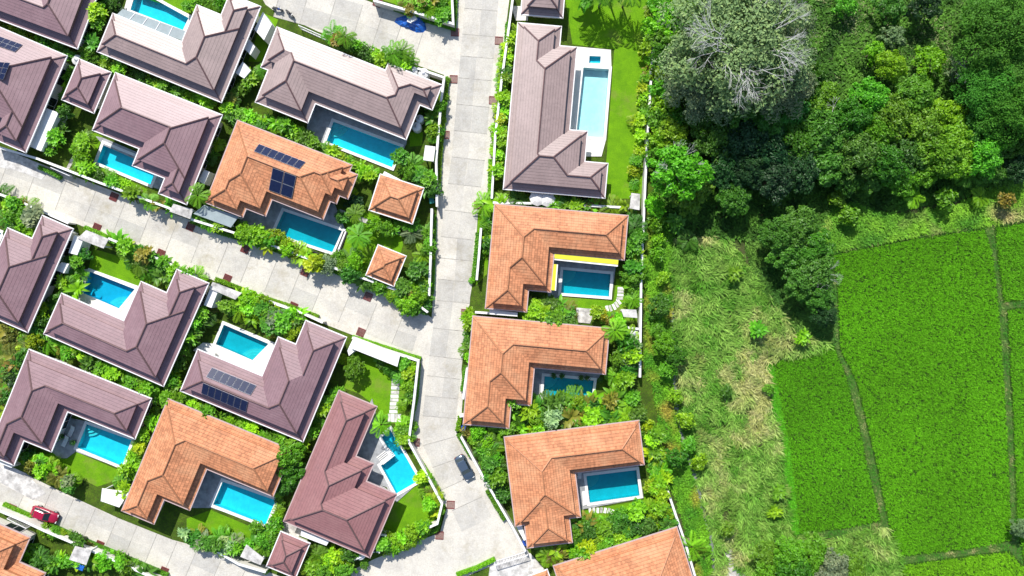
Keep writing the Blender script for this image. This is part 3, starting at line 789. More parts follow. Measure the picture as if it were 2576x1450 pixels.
LAWNS = [(None,[(1418,-30),(1646,-30),(1640,130),(1626,400),(1612,500),(1528,500),(1525,410),(1545,125),(1440,112)],()),
 ('E',[(870,0),(930,30),(840,270),(1340,510),(1290,580),(900,440),(700,340),(640,260),(760,0)],()), (None,[(345,-30),(560,-30),(575,25),(520,70),(490,38),(345,-10)],()),
 ('F',[(1440,700),(1650,720),(1933,830),(1960,1010),(1900,1250),(1640,1300),(1390,1180),(1460,880)],()), ('E',[(850,1050),(1060,1110),(1420,1260),(1340,1420),(1250,1400),(880,1250),(800,1230)],()),
 ('I',[(1480,760),(1990,930),(1980,1420),(1840,1420),(1720,1270),(1560,1150),(1420,1100)],()), ('M',[(200,740),(430,590),(600,720),(560,1000),(280,1080),(60,1060)],()),
 ('K',[(130,420),(480,330),(690,325),(1100,500),(1000,600),(880,640),(640,520),(200,440)],()), ('L',[(0,930),(220,850),(600,1010),(760,1020),(850,800),(880,900),(640,1150),(0,1120)],()),
 ('G',[(1200,1240),(1690,1280),(1720,1080),(1910,1100),(1900,1460),(1650,1450),(1330,1400)],()), ('N',[(690,860),(1240,760),(1250,600),(1330,600),(1310,800),(1050,920),(800,960),(700,940)],()),
 ('C',[(330,1200),(450,1200),(440,1320),(330,1330)],()), (None,[(950,-30),(1140,-30),(1140,55),(960,0)],()), (None,[(1203,520),(1240,500),(1236,560),(1225,690),(1195,720)],()),
 ('B',[(700,120),(830,180),(680,560),(560,560)],()), (None,[(1150,1090),(1160,1095),(1290,1325),(1284,1330)],())]
for t, q, hl in LAWNS:
    q = ZP(t, q) if t else PP(q)
    m = MB(); pt, tr = tess([q])
    # cut the pools out of lawns by skipping nothing: lawns never cross a basin
    for k in tr: m.poly([(*pt[i], .008) for i in k])
    o = m.build('lawn', M['ground']); tag(o, kind='structure')
# driveways between road and plots
for t, q in (('K',[(60,440),(240,520),(420,700),(300,760),(0,600),(0,470)]), ('E',[(0,130),(250,230),(460,330),(380,420),(120,330),(0,310)]),
             ('L',[(880,960),(1060,1030),(1010,1100),(860,1080)]), ('M',[(1060,1330),(1420,1240),(1560,1400),(1440,1480),(1040,1480)])):
    terrace(t, q, 'slab', '', z=.05, name='driveway')

# ------------------------------------------------------------------ walls, hedges, gates
def strip(m, line, w_, z0, z1, mi=0):
    pts = [Vector(p_) for p_ in line]; n = len(pts); L, R = [], []
    for i in range(n):
        d1 = (pts[i]-pts[i-1]).normalized() if i else None; d2 = (pts[i+1]-pts[i]).normalized() if i < n-1 else None
        d = ((d1 or d2)+(d2 or d1)).normalized(); k = 1/max(.4, d.dot(d2 or d1)); nn = Vector((-d.y, d.x))*w_/2*k
        L.append(pts[i]+nn); R.append(pts[i]-nn)
    for i in range(n-1):
        a, b, c_, d_ = R[i], R[i+1], L[i+1], L[i]
        m.poly([(*a, z1), (*b, z1), (*c_, z1), (*d_, z1)], mi); m.poly([(*a, z0), (*b, z0), (*b, z1), (*a, z1)], mi)
        m.poly([(*c_, z0), (*d_, z0), (*d_, z1), (*c_, z1)], mi)
    m.poly([(*L[0], z0), (*R[0], z0), (*R[0], z1), (*L[0], z1)], mi); m.poly([(*R[-1], z0), (*L[-1], z0), (*L[-1], z1), (*R[-1], z1)], mi)
def wall(line, label, z=1.9, w_=.24, mat='white'):
    pl = PP(line, z); cx, cy = pl[len(pl)//2]
    r = root('perimeter_wall', (cx, cy, 0), label, 'wall', 'white perimeter walls')
    m = MB(); strip(m, pl, w_, 0, z-.08); m.build('wall_body', M['cream'], r)
    m = MB(); strip(m, pl, w_+.10, z-.08, z); m.build('coping', M[mat], r)
WALLS = [
 ([(939,1),(1050,33),(1140,60),(1136,-30)], 'white wall around the planted corner plot at the top'),
 ([(1050,172),(1117,195),(1110,250),(1097,402),(1099,520)], 'white wall east of the beige mauve villa along the road'),
 ([(1086,525),(1083,650),(1079,745)], 'white wall between the orange pavilions and the road'),
 ([(480,552),(640,602),(850,678),(1006,733),(1076,786)], 'white wall south of the solar orange villa'),
 ([(-20,366),(95,400),(250,460),(420,522),(475,545)], 'white wall south of the left mauve villas by the road'),
 ([(-20,482),(60,512),(172,562)], 'white wall by the bushes at the left edge'),
 ([(272,600),(400,652),(494,696)], 'white wall behind the lawn of the deep blue pool'),
 ([(620,740),(760,788),(812,812)], 'white wall behind the trees north of the teal pool'),
 ([(886,850),(960,878),(1052,908),(1041,1010),(1028,1112),(1060,1170),(1112,1268),(1100,1318),(985,1370),(880,1412)], 'white wall wrapping the corner garden by the odd shaped pool'),
 ([(-20,1156),(30,1175)], 'short white wall at the lower left edge'), ([(-20,1278),(60,1312),(111,1336),(200,1374),(291,1412),(430,1475)], 'white wall along the south side of the lower left road'),
 ([(545,1388),(600,1420),(668,1440)], 'white wall stub at the foot of the reddish pavilion'),
 ([(1292,-20),(1277,92),(1262,200),(1246,340),(1237,500)], 'white wall west of the long villa beside the yellow green shrubs'),
 ([(1648,40),(1642,130),(1634,260),(1626,400),(1619,560),(1613,700),(1610,950)], 'long white boundary wall between the villas and the wild land'),
 ([(1680,1236),(1700,1296),(1722,1360),(1750,1455)], 'curved white wall southeast of the lower orange villa'),
 ([(1210,574),(1205,640),(1199,705)], 'short white wall west of the yellow awning villa'),
 ([(1240,510),(1340,512),(1450,516),(1562,522)], 'white wall between the long villa and the yellow awning villa'),
 ([(1195,786),(1302,793)], 'short white wall north of the middle orange villa'),
 ([(1560,822),(1607,828)], 'white wall piece by the white tank on the east side'),
 ([(1175,926),(1165,1005)], 'thin white wall west of the middle orange villa'),
 ([(1156,1048),(1184,1044)], 'short white wall at the foot of the middle orange villa'),
 ([(1160,1100),(1215,1200),(1290,1328),(1322,1388)], 'slanting white wall west of the lower orange villa'),
]
for l, lab in WALLS: wall(l, lab)
def gate(t, a, b, label, h=1.7, bars=16, mat='trim'):
    A, B = [Vector(p_) for p_ in ZP(t, [a, b], h)]; d = B-A; rz = math.atan2(d.y, d.x); mid = (A+B)/2
    r = root('gate', (mid.x, mid.y, 0), label, 'gate')
    m = MB()
    for z in (.12, h-.05): m.box((*mid, z), (d.length, .09, .08), rz)
    for e in (-1, 1): m.box((*(mid+d*.5*e*.985), h/2), (.09, .12, h-.3), rz)
    m.build('gate_frame', M[mat], r)
    for i in range(1, bars): m = MB(); m.box((*A.lerp(B, i/bars), h/2), (.05, .05, h-.35), rz); m.build('gate_bar', M[mat], r)
    m = MB(); m.box((*mid, .05), (d.length, .2, .03), rz); m.build('track', M['metal'], r)
gate('B', (1010,228), (1250,335), 'white barred sliding gate beside the top road')
gate('E', (455,310), (625,385), 'pale barred gate of the left mauve villa')
gate('M', (1095,1355), (1400,1262), 'wide white barred gate at the bottom by the road end', bars=22)
gate('K', (60,930), (235,1020), 'white barred gate at the lower left corner')

# ------------------------------------------------------------------ foliage geometry
rng = np.random.default_rng(11)
def unit(a): return a/np.maximum(np.linalg.norm(a, axis=-1, keepdims=True), 1e-9)
def leaf_arrays(Cc, D, N, L, W, tone):
    """folded rhombic leaves"""
    n = len(Cc); S = unit(np.cross(D, N)); L = L[:, None]; W = W[:, None]
    v = np.empty((n, 4, 3)); v[:, 0] = Cc-D*L*.5; v[:, 1] = Cc+S*W*.5+N*W*.18-D*L*.05; v[:, 2] = Cc+D*L*.5-N*L*.08; v[:, 3] = Cc-S*W*.5+N*W*.18-D*L*.05
    b = np.arange(n)[:, None]*4; f = np.concatenate([b+[[0,1,2]], b+[[0,2,3]]], 1).reshape(-1, 3)
    return v.reshape(-1, 3), f, np.repeat(tone, 4)
def np_mesh(name, parts, mats, smooth=False, colattr=None):
    vs, fs, ts, off, mi = [], [], [], 0, []
    for v, f, t, m in parts:
        vs.append(v); fs.append(f+off); ts.append(t); off += len(v); mi.append(np.full(len(f), m))
    v = np.concatenate(vs); f = np.concatenate(fs); t = np.concatenate(ts); mi = np.concatenate(mi)
    me = bpy.data.meshes.new(name); me.vertices.add(len(v)); me.vertices.foreach_set('co', v.astype(np.float32).ravel())
    me.loops.add(f.size); me.loops.foreach_set('vertex_index', f.astype(np.int32).ravel())
    me.polygons.add(len(f)); me.polygons.foreach_set('loop_start', np.arange(len(f), dtype=np.int32)*3)
    me.polygons.foreach_set('material_index', mi.astype(np.int32))
    for m in mats: me.materials.append(m)
    me.update(calc_edges=True)
    if t.ndim == 1: me.attributes.new('tone', 'FLOAT', 'POINT').data.foreach_set('value', t.astype(np.float32))
    else:
        c = np.ones((len(t), 4), np.float32); c[:, :3] = t; me.attributes.new('Col', 'FLOAT_COLOR', 'POINT').data.foreach_set('color', c.ravel())
    return me
def tube_arr(a, b, r0, r1, k=5):
    m = MB(); m.tube(a, b, r0, r1, k, caps=False)
    v = np.array(m.v); f = np.array([t for q in m.f for t in ((q[0], q[1], q[2]), (q[0], q[2], q[3]))])
    return v, f
def tubes(segs, k=5):
    V, F, o = [], [], 0
    for a, b, r0, r1 in segs:
        if (Vector(b)-Vector(a)).length < 1e-4: continue
        v, f = tube_arr(a, b, r0, r1, k); V.append(v); F.append(f+o); o += len(v)
    v = np.concatenate(V); return v, np.concatenate(F), np.full(len(v), .5)
def blob_leaves(n, c, r, leaf, flat=.75, up=.8, asp=.45):
    """n leaves on and in a lumpy dome around c"""
    d = unit(rng.normal(size=(n, 3))); d[:, 2] = np.abs(d[:, 2])*1.0-.25
    rad = r*(.55+.45*rng.random(n)**.5)[:, None]; ph = rng.random(3)*6
    lump = 1+.18*np.sin(d[:, :1]*5+ph[0])*np.cos(d[:, 1:2]*5+ph[1])
    p_ = np.array(c)+d*rad*lump*np.array([1, 1, flat])
    N = unit(d+np.array([0, 0, up])+rng.normal(size=(n, 3))*.45)
    D = unit(np.cross(N, rng.normal(size=(n, 3)))); D[:, 2] -= .25; D = unit(D)
    L = leaf*(.65+.7*rng.random(n)); t = np.clip(.5+rng.normal(size=n)*.22, 0, 1)
    return leaf_arrays(p_, D, N, L, L*asp*(.8+.5*rng.random(n)), t)
def frond(base, az, L, pitch, droop, width, segs=5, fold=.25, tone=.5, torn=0):
    """one long leaf: a curved folded blade"""
    pts = []; p_ = np.array(base, float); a = pitch; st = L/segs
    h = np.array([math.cos(az), math.sin(az), 0])
    for i in range(segs+1):
        pts.append(p_.copy()); p_ = p_+(h*math.cos(a)+np.array([0, 0, 1])*math.sin(a))*st; a -= droop/segs
    S = np.array([-math.sin(az), math.cos(az), 0]); v, f = [], []
    prof = [.12, .75, 1, .9, .6, .05] if segs == 5 else [.15, 1, .85, .05]
    for i, q in enumerate(pts):
        w_ = width*prof[i]/2; v += [q+S*w_+[0, 0, w_*fold], q, q-S*w_+[0, 0, w_*fold]]
    for i in range(segs):
        b = i*3; f += [(b, b+3, b+4), (b, b+4, b+1), (b+1, b+4, b+5), (b+1, b+5, b+2)]
    v = np.array(v); t = np.full(len(v), tone); t[1::3] = min(1, tone+.25)
    return v, np.array(f), t
def join(parts):
    V, F, T, o = [], [], [], 0
    for v, f, t in parts: V.append(v); F.append(f+o); T.append(t); o += len(v)
    return np.concatenate(V), np.concatenate(F), np.concatenate(T)
def mesh_banana(n, L, W):
    """clump of two or three stems with big paddle leaves"""
    ps = []; st = []
    for s_ in range(3):
        bx, by, h = U(-.45, .45), U(-.45, .45), U(.8, 1.5); st.append(((bx, by, 0), (bx*1.1, by*1.1, h), .12, .07))
        k = n//3; a0 = U(0, 6)
        for i in range(k):
            ps.append(frond((bx*1.1, by*1.1, h-.05), a0+i*2.4+U(-.3, .3), L*U(.7, 1.15), U(.45, 1.25), U(1.1, 2.0), W*U(.8, 1.2), tone=U(.25, .8)))
    return [(*join(ps), 0), (*tubes(st), 1)]
def mesh_palm(h, n, L, W=.5, lean=.3):
    ps = []; top = (lean, lean*.5, h)
    for i in range(n):
        az = i*2.399+U(-.2, .2); k = 13; pitch = U(.1, 1.0)-(.25 if i < n/2 else 0); droop = U(1.0, 1.6); a = pitch
        p_ = np.array(top, float); hd = np.array([math.cos(az), math.sin(az), 0]); S = np.array([-math.sin(az), math.cos(az), 0]); st = L*U(.85, 1.1)/k
        C_, D_, L_, W_ = [], [], [], []
        for q in range(k):
            p_ = p_+(hd*math.cos(a)+np.array([0, 0, 1])*math.sin(a))*st; a -= droop/k
            ll = W*2*math.sin(math.pi*min(.97, .16+q/k*.84))+.12
            for s_ in (-1, 1):
                d = unit(S*s_*1.0+hd*.75+np.array([0, 0, -.25+U(-.1, .1)])); C_.append(p_+d*ll*.5); D_.append(d); L_.append(ll); W_.append(.13*L/2.2)
        n_ = len(C_); ps.append(leaf_arrays(np.array(C_), np.array(D_), unit(np.array([[0, 0, 1.]]*n_)+rng.normal(size=(n_, 3))*.15), np.array(L_), np.array(W_), np.full(n_, U(.3, .8))))
    mid = (lean*.35, lean*.1, h*.5)
    return [(*join(ps), 0)], [(*tubes([((0, 0, 0), mid, .16, .12), (mid, top, .12, .10)], 7), 0)]
def mesh_shrub(R, h, leaf, lumps, per, asp=.45):
    ps = []; st = []
    for i in range(lumps):
        a = i*2.399; rr = R*.62*math.sqrt((i+.3)/lumps); c = (rr*math.cos(a), rr*math.sin(a), h*(.62+.3*(1-rr/R))*U(.8, 1.1))
        ps.append(blob_leaves(per, c, R*U(.36, .52), leaf, asp=asp)); st.append(((0, 0, 0), c, .05, .02))
    return [(*join(ps), 0), (*tubes(st, 4), 1)]
def mesh_rosette(R, h, k, nl, L, W):
    """broad-leaved shrub: whorls of long leaves at branch tips (plumeria, heliconia)"""
    ps = []; st = []
    for i in range(k):
        a = i*2.399+U(-.3, .3); rr = R*math.sqrt((i+.2)/k)*.82; c = (rr*math.cos(a), rr*math.sin(a), h*(1-.28*(rr/R)**2)*U(.8, 1.08))
        st.append(((0, 0, 0), (c[0]*.5, c[1]*.5, c[2]*.6), .06, .04)); st.append(((c[0]*.5, c[1]*.5, c[2]*.6), c, .04, .02)); a0 = U(0, 6); t = U(.2, .8)
        for q in range(nl): ps.append(frond(c, a0+q*2.399, L*U(.75, 1.15), U(.15, 1.0), U(.5, 1.3), W*U(.85, 1.15), segs=3, tone=min(1, max(0, t+U(-.15, .2)))))
    return [(*join(ps), 0), (*tubes(st, 4), 1)]
def mesh_tree(R, h, clumps, per, leaf, flat=.55, asp=.5):
    """trunk, limbs and a crown of separate leaf clumps"""
    ps = []; st = []; t0 = (0, 0, h*.35); st.append(((0, 0, 0), t0, R*.05+.08, R*.035+.05))
    for i in range(clumps):
        a = i*2.399+U(-.3, .3); q = math.sqrt((i+.4)/clumps); rr = R*.88*q*U(.78, 1.16)
        c = np.array((rr*math.cos(a), rr*math.sin(a), h*(.62+.36*math.sqrt(max(0, 1-q*q)))+U(-.13, .09)*h))
        ps.append(blob_leaves(per, c, R*U(.13, .27), leaf, flat=flat+.2, asp=asp))
        if i % 2 == 0:
            m_ = tuple(c*.5*np.array([1, 1, 0])+np.array([0, 0, h*.35+(c[2]-h*.35)*.55])); st.append((t0, m_, R*.02+.04, R*.012+.03)); st.append((m_, tuple(c), R*.012+.03, .02))
    return [(*join(ps), 0)], [(*tubes(st, 5), 0)]
def mesh_bare(R, h, depth=5, n0=7, r0=.28, up=.55):
    st = []
    def grow(p_, d, L, r, k):
        q = p_+d*L; st.append((tuple(p_), tuple(q), r, r*.68))
        if k == 0: return
        for _ in range(2 if rnd() < .45 else 3):
            nd = (d+Vector((U(-1, 1), U(-1, 1), U(-.35, .4)))*.62).normalized(); grow(q, nd, L*U(.6, .85), r*.62, k-1)
    t = Vector((0, 0, h*.55)); st.append(((0, 0, 0), tuple(t), r0*1.5, r0*1.1))
    for i in range(n0):
        a = i*6.283/n0+U(-.3, .3); d = Vector((math.cos(a), math.sin(a), up*U(.6, 1.3))).normalized(); grow(t, d, R*.34, r0*.6, depth-1)
    return [(*tubes(st, 4), 0)]

PROTO = {}
def variants(kind):
    if kind in PROTO: return PROTO[kind]
    LM = [M['leaf'], M['stem']]; out = []
    for v in range(4):
        if kind == 'banana': out.append(np_mesh('banana_leaves', mesh_banana(18, 1.95, .62), LM))
        elif kind == 'heliconia': out.append(np_mesh('heliconia_leaves', mesh_rosette(1.25, 2.4, 9, 7, 1.1, .38), LM))
        elif kind == 'plumeria': out.append(np_mesh('plumeria_leaves', mesh_rosette(1.5, 2.8, 16, 9, .66, .28), LM))
        elif kind == 'shrub': out.append(np_mesh('shrub_leaves', mesh_shrub(1.2, 1.8, .42, 8, 42), LM))
        elif kind == 'fine': out.append(np_mesh('fine_leaves', mesh_shrub(1.2, 1.6, .19, 9, 130, .55), LM))
        elif kind == 'ball': out.append(np_mesh('ball_leaves', [(*blob_leaves(900, (0, 0, .45), .62, .13, .85), 0)], LM))
        elif kind in ('palm', 'palmlet', 'fernpalm'):
            a = dict(palm=(4.6, 12, 2.5, .36), palmlet=(1.6, 10, 1.8, .34), fernpalm=(.9, 10, 1.6, .20))[kind]; out.append([np_mesh('palm_fronds', mesh_palm(*a)[0], [M['leaf']]), np_mesh('palm_trunk', mesh_palm(*a)[1], [M['bark']])])
        elif kind in ('tree', 'bigtree', 'darktree'):
            a = dict(tree=(2.6, 4.2, 30, 46, .46), bigtree=(6, 9, 95, 170, .30), darktree=(4, 6.5, 60, 70, .48))[kind]; c, t = mesh_tree(*a); out.append([np_mesh('tree_crown', c, [M['leaf'] if kind != 'bigtree' else M['leafdull']]), np_mesh('tree_trunk', t, [M['bark']])])
    PROTO[kind] = out; return out
KIND = {'banana': ('banana_plant', 'banana plant', 'plant'), 'heliconia': ('leafy_plant', 'broad-leaved plant', 'plant'), 'plumeria': ('flowering_shrub', 'whorled shrub', 'shrub'),
        'shrub': ('shrub', 'bushy shrub', 'shrub'), 'fine': ('bush', 'fine-leaved bush', 'bush'), 'ball': ('clipped_bush', 'clipped ball bush', 'bush'), 'palm': ('palm_tree', 'palm tree', 'palm'),
        'palmlet': ('low_palm', 'low palm', 'palm'), 'fernpalm': ('fan_palm', 'spiky palm', 'palm'), 'tree': ('garden_tree', 'small tree', 'tree'), 'bigtree': ('broad_tree', 'broad tree', 'tree'), 'darktree': ('dense_tree', 'dense tree', 'tree')}
HT = {'banana': 2.0, 'heliconia': 2.1, 'plumeria': 2.4, 'shrub': 1.5, 'fine': 1.4, 'ball': .6, 'palm': 4.8, 'palmlet': 1.8, 'fernpalm': 1.0, 'tree': 3.6, 'bigtree': 8, 'darktree': 5.6}
RAD = {'banana': 1.7, 'heliconia': 1.7, 'plumeria': 1.7, 'shrub': 1.25, 'fine': 1.25, 'ball': .62, 'palm': 2.3, 'palmlet': 1.6, 'fernpalm': 1.4, 'tree': 2.7, 'bigtree': 6.2, 'darktree': 4.2}
TONE = {'bright': (.22,.48,.016), 'lime': (.34,.56,.016), 'mid': (.14,.37,.02), 'dark': (.085,.25,.025), 'deep': (.035,.11,.03), 'pale': (.30,.42,.20), 'grey': (.19,.29,.135), 'rusty': (.22,.22,.035), 'gold': (.38,.36,.03), 'forest': (.07,.24,.015)}
TW = {'bright': 'bright green', 'lime': 'yellow-green', 'mid': 'green', 'dark': 'dark green', 'deep': 'very dark', 'pale': 'pale variegated', 'grey': 'grey-green', 'rusty': 'rusty green', 'gold': 'golden', 'forest': 'deep green'}
nplants = {}
def plant(kind, x, y, size, tone, label, group=None, z=None):
    vs = variants(kind); v = vs[nplants.get(kind, 0) % 4]; nplants[kind] = nplants.get(kind, 0)+1
    name, word, cat = KIND[kind]; sc = size/RAD[kind]; X, Y = P(x, y, HT[kind]*sc if z is None else z)
    rz = U(0, 6.28); S = (sc*U(.82, 1.16), sc*U(.82, 1.16), sc*U(.88, 1.14)); col = tuple(c*U(.85, 1.15) for c in TONE[tone])+(1,)
    if isinstance(v, list):
        o = bpy.data.objects.new(name, None); o.empty_display_size = .3
        for nm, me in (('crown', v[0]), ('trunk', v[1])):
            c = bpy.data.objects.new(nm, me); C.objects.link(c); c.parent = o; c.color = col
    else: o = bpy.data.objects.new(name, v); o.color = col
    C.objects.link(o); o.location = (X, Y, 0); o.rotation_euler = (0, 0, rz); o.scale = S
    return tag(o, label, cat, group)
def _ord(n): return f"{n}{'th' if n % 100 in (11,12,13) else {1:'st',2:'nd',3:'rd'}.get(n % 10,'th')}"
ORD = ['first','second','third','fourth','fifth','sixth','seventh','eighth','ninth','tenth','eleventh','twelfth']+[_ord(n) for n in range(13, 90)]
def rowp(desc, line, kinds, tones, step=24, spread=7, size=(1.1, 1.7)):
    """plants along a line of sheet points; desc names the row"""
    pts = [Vector(p_) for p_ in line]; out = []; carry = 0
    for a, b in zip(pts, pts[1:]):
        L = (b-a).length; t = carry
        while t < L: out.append(a.lerp(b, t/L)); t += step*U(.8, 1.2)
        carry = t-L
    dx, dy = pts[-1].x-pts[0].x, pts[-1].y-pts[0].y
    end = ('left' if dx > 0 else 'right') if abs(dx) > abs(dy) else ('top' if dy > 0 else 'bottom')
    for i, p_ in enumerate(out):
        k = random.choice(kinds); t = random.choice(tones)
        if rnd() < .36: k = random.choice(['palmlet', 'banana', 'fernpalm'])
        if rnd() < .16: t = random.choice(['dark', 'rusty', 'bright', 'lime'])
        plant(k, p_.x+U(-spread, spread), p_.y+U(-spread, spread), U(*size)*(1.0 if k != 'fernpalm' else 1.1), t,
              f"{TW[t]} {KIND[k][1]}, {ORD[i]} from the {end} {desc}", 'plants '+desc)
H_, B_, P_, S_, F_ = 'heliconia', 'banana', 'plumeria', 'shrub', 'fine'
mix1 = [H_, H_, P_, S_]; lush = [B_, H_, P_]
rowp('below the top left corner villa', [(5,68),(90,98),(190,140)], [H_, S_], ['mid','bright','dark'], 26, 5, (.7, 1.2))
rowp('beside the top left villa roof', [(238,10),(245,50),(222,85),(232,120),(215,150)], ['tree', P_, H_], ['mid','bright','dark'], 17, 12, (1.3, 1.9))
rowp('under the first mauve roofs', [(262,10),(292,18),(285,40)], ['tree', S_], ['deep','dark','dark'], 14, 7, (1.0, 1.5))
rowp('between the two upper mauve villas', [(212,135),(300,172),(400,212),(540,262)], mix1, ['mid','dark','bright'], 17, 5, (.9, 1.4))
rowp('left of the small mauve pavilion', [(178,170),(168,215),(160,262)], mix1, ['mid','bright'], 16, 5, (.8, 1.1))
rowp('south of the small mauve pavilion', [(168,275),(150,310),(135,345),(125,385)], [P_, H_, 'tree'], ['mid','bright','dark'], 16, 9, (1.0, 1.6))
rowp('left of the mauve villa pool', [(212,345),(200,372),(212,400),(196,425),(222,440)], [P_, S_, 'tree'], ['bright','mid','bright'], 15, 10, (1.1, 1.6))
rowp('on the wall below the mauve villas', [(212,425),(270,450),(320,478),(375,505),(425,520)], [H_, 'palmlet', S_, B_], ['bright','mid','mid'], 19, 6, (1.0, 1.5))
plant('palm', 492, 490, 1.9, 'mid', 'solitary palm tree between mauve and solar orange villas', None)
rowp('at the top edge above the pool', [(470,10),(500,4),(540,14),(565,5)], [P_, S_, 'tree'], ['dark','mid'], 16, 7, (1.0, 1.4))
rowp('between the annexes and beige villa', [(655,175),(640,195),(615,215),(600,240),(585,262)], mix1, ['mid','bright','dark'], 13, 9, (1.0, 1.5))
rowp('north of the solar orange villa', [(572,278),(610,285),(650,300),(700,315),(760,335),(800,365),(850,395),(905,425),(950,440)], [H_, B_, P_, H_], ['bright','mid','bright'], 13, 8, (1.1, 1.6))
rowp('inner side of the solar villa hedge', [(580,300),(640,318),(720,345),(770,352)], [S_, H_], ['dark','mid'], 17, 5, (.9, 1.3))
rowp('left of the solar orange villa', [(548,360),(540,385),(535,410)], [S_, H_], ['mid','bright','dark'], 15, 5, (.7, 1.1))
rowp('along the top road by beige villa', [(835,92),(860,105),(890,115),(925,130),(960,148),(990,150),(1020,158),(1042,168)], [S_, 'tree', P_], ['mid','dark','bright'], 13, 9, (1.1, 1.7))
for q, (x, y) in enumerate([(1003,128),(985,140),(872,92)]): plant('palm', x, y, 1.9, 'mid', ['tallest palm tree in the hedge along the top road', 'lower palm tree beside the tallest palm on top road', 'palm tree at the left part of the top road hedge'][q], 'plants along the top road')
rowp('in the east corner of beige villa', [(1088,262),(1102,280),(1080,305),(1100,330),(1082,350)], [P_, 'tree', S_], ['dark','mid','mid'], 14, 9, (1.0, 1.5))
rowp('east of the beige villa pool', [(1012,400),(1035,425),(1075,440),(1090,460),(1068,480)], ['tree', P_, S_], ['dark','mid'], 16, 9, (1.2, 1.8))
rowp('right of the stepped orange roof', [(880,470),(905,500),(880,540),(850,545)], [P_, S_], ['dark','deep','mid'], 16, 8, (.9, 1.3))
plant('palm', 905, 590, 1.9, 'mid', 'leaning palm tree on the lawn of the solar orange villa'); plant('palm', 895, 535, 1.5, 'mid', 'slender palm tree right of the infinity pool terrace')
plant('fernpalm', 1040, 592, 1.6, 'grey', 'dark feathery palm beside the larger orange pavilion')
rowp('around the smaller orange pavilion', [(935,560),(960,585),(1020,560),(1065,575),(1085,600),(1070,640),(1050,665)], [H_, 'tree', P_, F_], ['mid','bright','dark'], 17, 8, (1.0, 1.6))
rowp('at the road corner garden', [(1062,668),(1045,700),(1075,715),(1040,735),(1010,720),(1060,750),(1040,770),(985,745),(1070,775)], ['tree', S_, P_, F_], ['mid','dark','bright'], 13, 8, (1.2, 1.8))
rowp('south of the solar villa by road', [(500,545),(535,565),(565,575)], ['palmlet', B_, H_], ['mid','bright'], 18, 6, (1.2, 1.6))
rowp('south hedge of the infinity pool', [(600,575),(625,588),(650,598),(672,610),(692,592),(715,625),(745,640),(775,655),(800,672)], ['tree', P_, B_, S_], ['lime','bright','mid'], 13, 8, (1.2, 1.8))
plant('fine', 822, 664, 2.0, 'pale', 'pale variegated round tree beside the infinity pool corner')
rowp('right of the variegated round tree', [(850,650),(870,670),(890,650),(880,690),(905,700),(930,715),(955,730)], [F_, 'tree', S_], ['mid','bright','dark'], 13, 8, (1.2, 1.7))
rowp('behind the deep blue pool lawn', [(285,605),(320,620),(350,640),(385,650),(420,668),(450,690),(480,700)], lush+['palmlet'], ['mid','dark','bright'], 13, 9, (1.1, 1.7))
rowp('lawn side of that north hedge', [(335,645),(365,665),(395,690),(425,705)], ['palmlet', B_], ['mid','dark'], 18, 8, (1.1, 1.6))
rowp('at the left edge below the road', [(5,500),(30,515),(60,530),(85,545),(15,540),(55,560),(90,575),(20,580)], ['tree', S_, P_], ['mid','bright','dark'], 14, 9, (1.2, 1.8))
plant('plumeria', 80, 545, 2.2, 'grey', 'grey-green rounded shrub by the left edge wall')
rowp('between the left mauve villas', [(200,640),(180,670),(200,690),(165,715),(185,735)], ['tree', P_, H_], ['mid','dark','bright'], 14, 8, (1.1, 1.6))
rowp('below the left edge mauve villa', [(150,750),(120,775),(95,800),(120,815),(70,825)], [P_, 'palmlet', S_], ['mid','bright','dark'], 14, 9, (1.2, 1.7))
rowp('in the left edge thicket', [(10,800),(40,815),(20,840),(60,850),(25,870),(85,860),(50,890),(15,905),(70,920),(35,935),(95,895),(20,965),(60,960),(10,1000),(45,1000),(20,1030),(70,990)], ['palmlet', 'fernpalm', B_, S_], ['rusty','mid','dark','rusty'], 15, 9, (1.3, 2.0))
rowp('second rank of the left thicket', [(5,815),(50,835),(95,875),(45,915),(10,940),(55,980),(15,1015),(40,960)], [S_, 'tree', B_], ['dark','deep','rusty'], 17, 9, (1.3, 1.9))
plant('fernpalm', 118, 850, 2.1, 'mid', 'large spiky palm at the corner of two mauve roofs')
rowp('between pale topped and pool villas', [(150,868),(185,888),(215,905),(250,925),(290,940),(330,962),(375,975),(405,1000)], lush, ['bright','mid','mid'], 12, 8, (1.2, 1.7))
rowp('left of the two row solar villa', [(480,835),(468,862),(455,885),(440,912),(430,940),(440,965),(425,990),(415,1015)], [P_, H_, 'tree'], ['mid','dark','bright'], 13, 9, (1.1, 1.6))
rowp('beside the mauve roof by trees', [(520,775),(505,795),(490,812),(530,800)], ['tree', P_], ['dark','mid'], 14, 7, (1.2, 1.6))
rowp('above the teal shaded pool', [(565,770),(600,770),(630,780),(610,745),(665,765),(640,800),(690,790),(720,790),(745,800),(700,820),(735,825),(670,815)], ['tree', 'tree', S_, P_], ['bright','mid','dark','lime'], 15, 8, (1.3, 2.0))
plant('plumeria', 693, 800, 1.8, 'grey', 'grey-green shrub among the trees above the teal pool'); plant('fine', 683, 838, 1.1, 'gold', 'golden bush at the corner of the teal pool')
rowp('below the two row solar villa', [(420,1000),(455,1010),(490,1030),(530,1045),(570,1065),(610,1080),(650,1095),(690,1110),(730,1125),(755,1130)], lush, ['bright','mid','mid'], 11, 9, (1.2, 1.7))
rowp('north side of the orange roof', [(470,1035),(530,1070),(590,1090),(650,1115),(700,1130)], [H_, B_], ['mid','bright'], 18, 6, (1.1, 1.5))
plant('tree', 727, 1150, 2.9, 'mid', 'largest round tree between orange and reddish villas'); plant('tree', 735, 1190, 2.5, 'forest', 'deep green tree just below the largest round tree')
